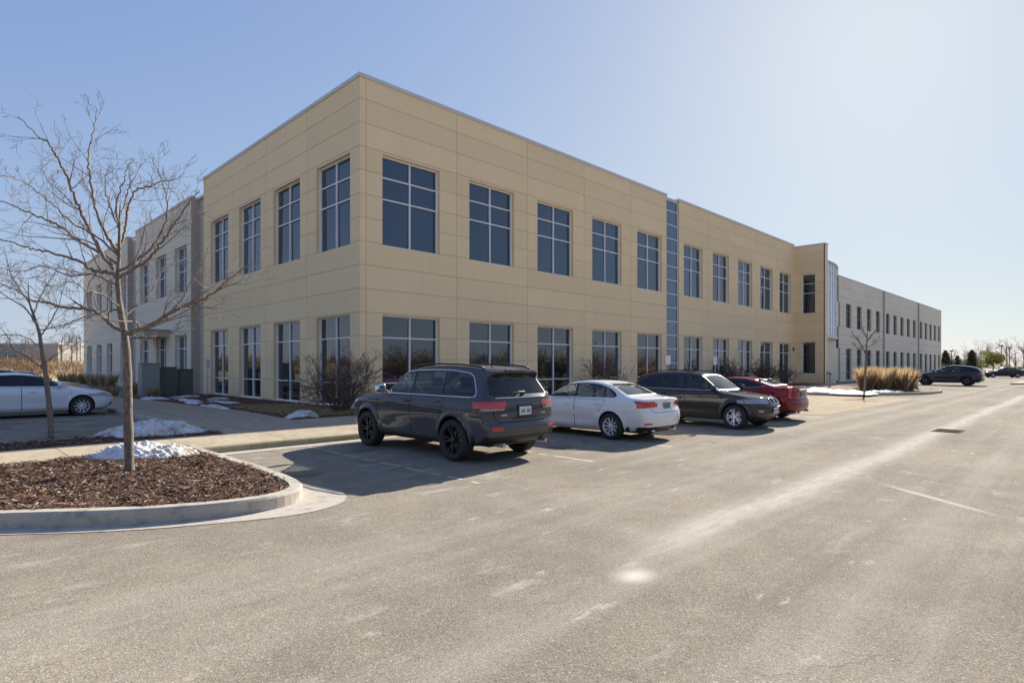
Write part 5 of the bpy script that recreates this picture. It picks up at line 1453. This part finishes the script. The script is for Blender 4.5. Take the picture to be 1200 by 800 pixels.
# ============ dark SUV facing the camera
def suv2():
    Wt = [(.26,.83),(.40,.89),(.60,.925),(.80,.935),(.98,.925),(1.08,.90),(1.14,.865),(1.55,.72),(1.70,.63)]
    sil = [(2.12,.30),(2.24,.44),(2.26,.62),(2.22,.82),(2.12,.93),(1.8,1.01),(1.4,1.07),(1.05,1.11),(.95,1.14),(.62,1.36),(.28,1.58),(.08,1.66),(-.3,1.705),(-.9,1.715),(-1.5,1.68),(-1.95,1.60),(-2.08,1.56),(-2.12,1.46),(-2.28,1.14),(-2.32,1.0),(-2.34,.72),(-2.40,.64),(-2.40,.48),(-2.3,.34),(-2,.27),(-1,.24),(1,.24),(1.9,.25)]
    sp = dict(paint='p_black', sil=sil, W=Wt, belt=1.11, crease=.98, wb=2.82, wr=.365, track=1.64, ww=.26, sill=.27, flare=.035, gap=.055, rim='alloy', spokes=5, twin=True, crown=.05, k=.10, bf=.32, br=.14, zc=.72, scoop=.02,
        handles=[(.02,1.0),(-.95,1.01)], mirror=(.78,1.17), regions=[])
    out = rounded([(.96,1.13),(.60,1.35),(.25,1.53),(-.4,1.595),(-1.2,1.58),(-1.75,1.49),(-1.98,1.30),(-2.0,1.17),(-1.0,1.145)], 1)
    w1 = [(.86,1.155),(.58,1.335),(.24,1.505),(-.10,1.555),(-.16,1.155)]; w2 = [(-.22,1.155),(-.16,1.56),(-.6,1.57),(-1.02,1.56),(-1.06,1.16)]; w3 = [(-1.12,1.165),(-1.10,1.555),(-1.5,1.52),(-1.74,1.45),(-1.90,1.28),(-1.92,1.19)]
    R = sp['regions']; d1 = [(1.0,1.09),(1.03,.72),(.95,.36),(-.18,.34),(-.20,1.10)]; d2 = [(-.21,1.10),(-.19,.34),(-.84,.34),(-.98,.6),(-1.06,.85),(-1.2,1.11)]
    R += doors([d1,d2])
    R += [reg(None,'black',-.003, side=out), reg('side_window','g_mid',-.006, side=w1), reg('side_window','g_mid',-.006, side=w2), reg('side_window','g_dark',-.006, side=w3)]
    R += [reg(None,'black',-.001, front=[(-1,1.13),(.76,1.13),(.62,1.56),(.4,1.60),(-1,1.61)]),
          reg('windshield','g_light',-.004, c=True, front=[(-1,1.16),(.72,1.16),(.585,1.54),(.4,1.575),(-1,1.585)]),
          reg('rear_window','g_dark',-.004, c=True, rear=[(-1,1.16),(.66,1.16),(.56,1.52),(-1,1.54)]),
          reg('tail_light','tail',.005, id='t', rear=[(.5,.9),(1.2,.9),(1.2,1.05),(.5,1.05)]),
          reg('headlight','lens',.006, id='h', front=[(.40,.76),(1.2,.78),(1.2,.895),(.78,.90),(.40,.885)]),
          reg('headlight','lens',.006, id='h', side=[(2.06,.785),(2.5,.765),(2.5,.90),(2.02,.875)]),
          reg('kidney_grille','black',-.015, front=rounded([(.03,.74),(.20,.76),(.26,.86),(.21,.915),(.05,.92),(.02,.84)],2)),
          reg('lower_grille','black',-.012, c=True, front=[(-1,.50),(.42,.50),(.42,.62),(-1,.62)]),
          reg('fog_light','lens',.002, front=[(.60,.52),(.76,.52),(.76,.59),(.60,.59)]),
          reg(None,'black',.002, front=[(-1,.40),(1.2,.40),(1.2,.20),(-1,.20)])]
    sp['trims'] = [('grille_surround','chrome','front',rounded([(.03,.74),(.20,.76),(.26,.86),(.21,.915),(.05,.92),(.02,.84)],2),.011,True,(1,-1)),('bumper_strip','black','front',[(-.80,.665),(-.4,.665),(0,.665),(.4,.665),(.80,.665)],.016,False,(1,)),
                   ('side_strip','black','side',[(.95,.62),(-.90,.62)],.014,False,(1,)),('side_strip','black','side',[(.95,.62),(-.90,.62)],.014,False,(-1,)),('belt_trim','chrome','side',[(.93,1.128),(.3,1.136),(-.9,1.143),(-1.95,1.165)],.006,False,(1,-1))]
    return finish(sp)
B, car = build_car(suv2(), 'parked_car', (4.79,-11.03,0), rad(-90), 'black sport utility vehicle with silver wheels, nose facing the driveway', scale=.90)
plate(B, car.end_x(0,.57,1), .57, 1)
for s_ in (1,-1):
    mb = MB(); mb.tube([(x,y*s_,z) for x,y,z in [(.2,.60,1.62),(0,.61,1.68),(-.6,.61,1.735),(-1.3,.60,1.72),(-1.75,.58,1.66),(-1.82,.57,1.62)]], .017, 6)
    mb.build('roof_rail', M['black'], parent=B, smooth=True)
mb = MB(); mb.lathe([(.001,0),(.038,.0),(.034,.006),(.001,.008)], 20, 'z'); o = mb.build('round_emblem', M['signwhite'], parent=B); o.location = (2.12,0,.945); o.rotation_euler = (0,rad(50),0)
mb = MB(); mb.box(-.012,.012,-.012,.02,-.01,.06); o = mb.build('antenna', M['black'], parent=B, bevel=.004); o.location = (-1.6,0,1.68)
# ============ red coupe (rear)
def coupe():
    Wt = [(.2,.82),(.34,.89),(.55,.925),(.75,.94),(.93,.925),(1.02,.89),(1.07,.85),(1.30,.66),(1.42,.57)]
    sil = [(2.22,.26),(2.34,.44),(2.35,.66),(2.25,.80),(1.9,.88),(1.5,.935),(1.1,.985),(.98,1.01),(.60,1.21),(.25,1.35),(.0,1.395),(-.35,1.42),(-.75,1.405),(-1.2,1.32),(-1.7,1.17),(-2.0,1.13),(-2.30,1.135),(-2.38,1.11),(-2.40,.95),(-2.38,.78),(-2.46,.66),(-2.46,.44),(-2.38,.32),(-2.1,.22),(-1,.19),(1,.19),(2.0,.2)]
    sp = dict(paint='p_red', sil=sil, W=Wt, belt=1.02, crease=.86, wedge=-.03, wb=2.88, wr=.345, track=1.66, ww=.24, sill=.21, flare=.03, gap=.045, rim='alloy', spokes=7, crown=.06, k=.09, bf=.40, br=.24, tr=.08, handles=[(-.25,.93)], mirror=(.70,1.07), regions=[])
    out = rounded([(.95,1.01),(.58,1.20),(.22,1.31),(-.3,1.36),(-.8,1.335),(-1.25,1.22),(-1.52,1.12),(-.9,1.07)], 1)
    w1 = [(.84,1.035),(.56,1.175),(.22,1.285),(-.3,1.335),(-.55,1.33),(-.58,1.065)]; w2 = [(-.63,1.07),(-.60,1.325),(-.85,1.30),(-1.2,1.205),(-1.4,1.13),(-.95,1.09)]
    R = sp['regions']; R += doors([[(1.02,.95),(1.05,.6),(.98,.30),(-.55,.28),(-.62,.6),(-.60,1.03)]])
    R += [reg(None,'black',-.003, side=out), reg('side_window','g_dark',-.006, side=w1), reg('side_window','g_dark',-.006, side=w2),
          reg(None,'black',-.001, rear=[(-1,1.165),(.62,1.15),(.52,1.33),(-1,1.37)]), reg('rear_window','g_mid',-.004, c=True, rear=[(-1,1.18),(.59,1.165),(.50,1.315),(-1,1.355)]),
          reg('windshield','g_mid',-.004, c=True, front=[(-1,1.02),(.70,1.02),(.54,1.30),(-1,1.36)]),
          reg('tail_light','tail',.012, rear=[(.74,.74),(.83,.76),(.80,1.10),(.70,1.10)]),
          reg(None,'black',0, rear=[(-1,.36),(.95,.36),(.95,.15),(-1,.15)]), reg(None,'black',-.010, rear=[(-1,.70),(.60,.70),(.66,.76),(.68,1.0),(.67,1.0),(.65,.765),(.595,.712),(-1,.712)]),
          reg('headlight','lens',.004, front=[(.5,.6),(1.2,.62),(1.2,.78),(.6,.76)]), reg('grille','black',-.01, c=True, front=[(-1,.5),(.36,.5),(.4,.72),(-1,.72)])]
    sp['trims'] = [('lamp_trim','chrome','rear',[(.73,.75),(.72,.90),(.69,1.09)],.009,False,(1,-1)),('window_trim','chrome','side',[(.93,1.012),(.2,1.04),(-.6,1.058),(-1.0,1.075),(-1.5,1.118)],.008,False,(1,-1))]
    return finish(sp)
Rr, car = build_car(coupe(), 'parked_car', (7.85,-10.45,0), rad(90), 'dark red two-door coupe parked beyond the black sport utility vehicle', scale=.94)
plate(Rr, car.end_x(0,.88,-1), .88, -1, mat='plate_dim')
mb = MB(); mb.box(-.03,.0,-.30,.30,-.035,.02); o = mb.build('trunk_trim', M['chrome'], parent=Rr, bevel=.008); o.location = (car.end_x(0,1.02,-1)+.006,0,1.02)
for s_ in (1,-1):
    mb = MB(); mb.tube([(-2.25,.55*s_,.30),(-2.40,.55*s_,.30)], .045, 12); mb.build('exhaust_pipe', M['chrome'], parent=Rr)
# ============ far crossover, broadside
def cross():
    sp = suv2(); sp['regions'] = [r for r in sp['regions'] if r['n'] not in ('kidney_grille',)]
    sp['sil'] = [(2.24,.28),(2.42,.46),(2.44,.66),(2.32,.84),(2.05,.95),(1.5,1.05),(1.1,1.10),(.95,1.14),(.55,1.36),(.15,1.56),(-.1,1.63),(-.5,1.675),(-1.0,1.66),(-1.6,1.58),(-2.0,1.48),(-2.12,1.43),(-2.22,1.30),(-2.40,1.06),(-2.44,.90),(-2.40,.72),(-2.46,.6),(-2.44,.42),(-2.3,.30),(-1,.22),(1,.22),(2,.23)]
    sp.update(paint='p_navy', res=.6, rim='darkrim', spokes=10, twin=False, trims=[], wr=.385, track=1.64)
    sp['regions'] = [dict(r, m='p_navy') if r['n'] == 'door' else r for r in sp['regions']]
    return sp
Xc, car = build_car(cross(), 'parked_car', (50.95,-9.95,0), rad(90), 'dark blue-grey crossover parked broadside at the far right', scale=1.03)
# ============ left lot
def white():
    s_ = sedan(paint='p_white', res=.9, glass='g_dark', rearglass='g_dark', spokes=10, wb=2.67, wr=.335); return s_
Wc, car = build_car(white(), 'parked_car', (-8.86,6.02,0), rad(0), 'white sedan parked in the shade at left, front wheel near the small tree')
sedan_extra(Wc, car)
D1, car = build_car(sedan(paint='p_dark', res=.55, glass='g_dark', rearglass='g_dark', spokes=5, wr=.335), 'parked_car', (-9.25,9.0,0), rad(0), 'dark car of which only the roof shows above the white sedan', scale=1.09)
D2, car = build_car(sedan(paint='p_black', res=.55, glass='g_mid', rearglass='g_mid', spokes=5, wr=.335), 'parked_car', (-8.1,14.7,0), rad(0), 'dark car with its windshield showing over the hood of the white sedan')
# ============ far sedan
X,Y,_ = at(1175,82)
D3, car = build_car(sedan(paint='p_dark', res=.5, glass='g_mid', rearglass='g_mid', spokes=5), 'parked_car', (X,Y,0), rad(115), 'small dark sedan far away at the right edge')
GL = 1.3e-3
# ------------------------------------------------------------------ light, sky, camera
az = rad(12.4); el = rad(27.7)
sun_dir = Vector((math.cos(az)*math.cos(el), math.sin(az)*math.cos(el), math.sin(el)))
W = bpy.data.worlds.new('World'); S.world = W; W.use_nodes = True
nt = W.node_tree; nt.nodes.clear()
o = nt.nodes.new('ShaderNodeOutputWorld'); bg = nt.nodes.new('ShaderNodeBackground'); sk = nt.nodes.new('ShaderNodeTexSky')
sk.sky_type = 'NISHITA'; sk.sun_disc = False; sk.sun_elevation = el; sk.sun_rotation = math.atan2(sun_dir.x, sun_dir.y)
sk.altitude = 200; sk.air_density = 1.0; sk.dust_density = 0.6; sk.ozone_density = 1.6
bg.inputs[1].default_value = SKY
# soft shoulder: the bright aureole rolls off, as thin high haze does in the photograph
sc = nt.nodes.new('ShaderNodeVectorMath'); sc.operation = 'MULTIPLY'; sc.inputs[1].default_value = (1/3.06, 1/3.24, 1/1.41); nt.links.new(sk.outputs[0], sc.inputs[0])
ad = nt.nodes.new('ShaderNodeVectorMath'); ad.operation = 'ADD'; ad.inputs[1].default_value = (1,1,1); nt.links.new(sc.outputs[0], ad.inputs[0])
dv = nt.nodes.new('ShaderNodeVectorMath'); dv.operation = 'DIVIDE'; nt.links.new(sk.outputs[0], dv.inputs[0]); nt.links.new(ad.outputs[0], dv.inputs[1])
ml = nt.nodes.new('ShaderNodeVectorMath'); ml.operation = 'MULTIPLY'; ml.inputs[1].default_value = (.92, .98, 2.2); nt.links.new(dv.outputs[0], ml.inputs[0])
ex = nt.nodes.new('ShaderNodeVectorMath'); ex.operation = 'MULTIPLY_ADD'; nt.links.new(sk.outputs[0], ex.inputs[0]); sq = nt.nodes.new('ShaderNodeVectorMath'); sq.operation = 'SCALE'; sq.inputs['Scale'].default_value = GL; nt.links.new(sk.outputs[0], sq.inputs[0]); nt.links.new(sq.outputs[0], ex.inputs[1]); nt.links.new(ml.outputs[0], ex.inputs[2])
nt.links.new(ex.outputs[0], bg.inputs[0]); nt.links.new(bg.outputs[0], o.inputs[0])
ld = bpy.data.lights.new('sun', 'SUN'); ld.energy = SUN; ld.angle = rad(.5); ld.color = (1.0, .93, .82)
lo_ = bpy.data.objects.new('sun', ld); COL.objects.link(lo_); lo_.rotation_euler = sun_dir.to_track_quat('Z', 'Y').to_euler()
cd = bpy.data.cameras.new('camera'); cd.sensor_fit = 'HORIZONTAL'; cd.sensor_width = 36; cd.lens = F/1200*36; cd.shift_y = 28/1200; cd.clip_end = 4000; cd.clip_start = .1
co_ = bpy.data.objects.new('camera', cd); COL.objects.link(co_); co_.location = (CX, CY, EYE); co_.rotation_euler = (rad(90), 0, rad(-45)); S.camera = co_
S.view_settings.view_transform = 'Standard'; S.view_settings.look = 'None'; S.view_settings.gamma = 1; S.view_settings.exposure = EXPO
S.render.engine = 'CYCLES'
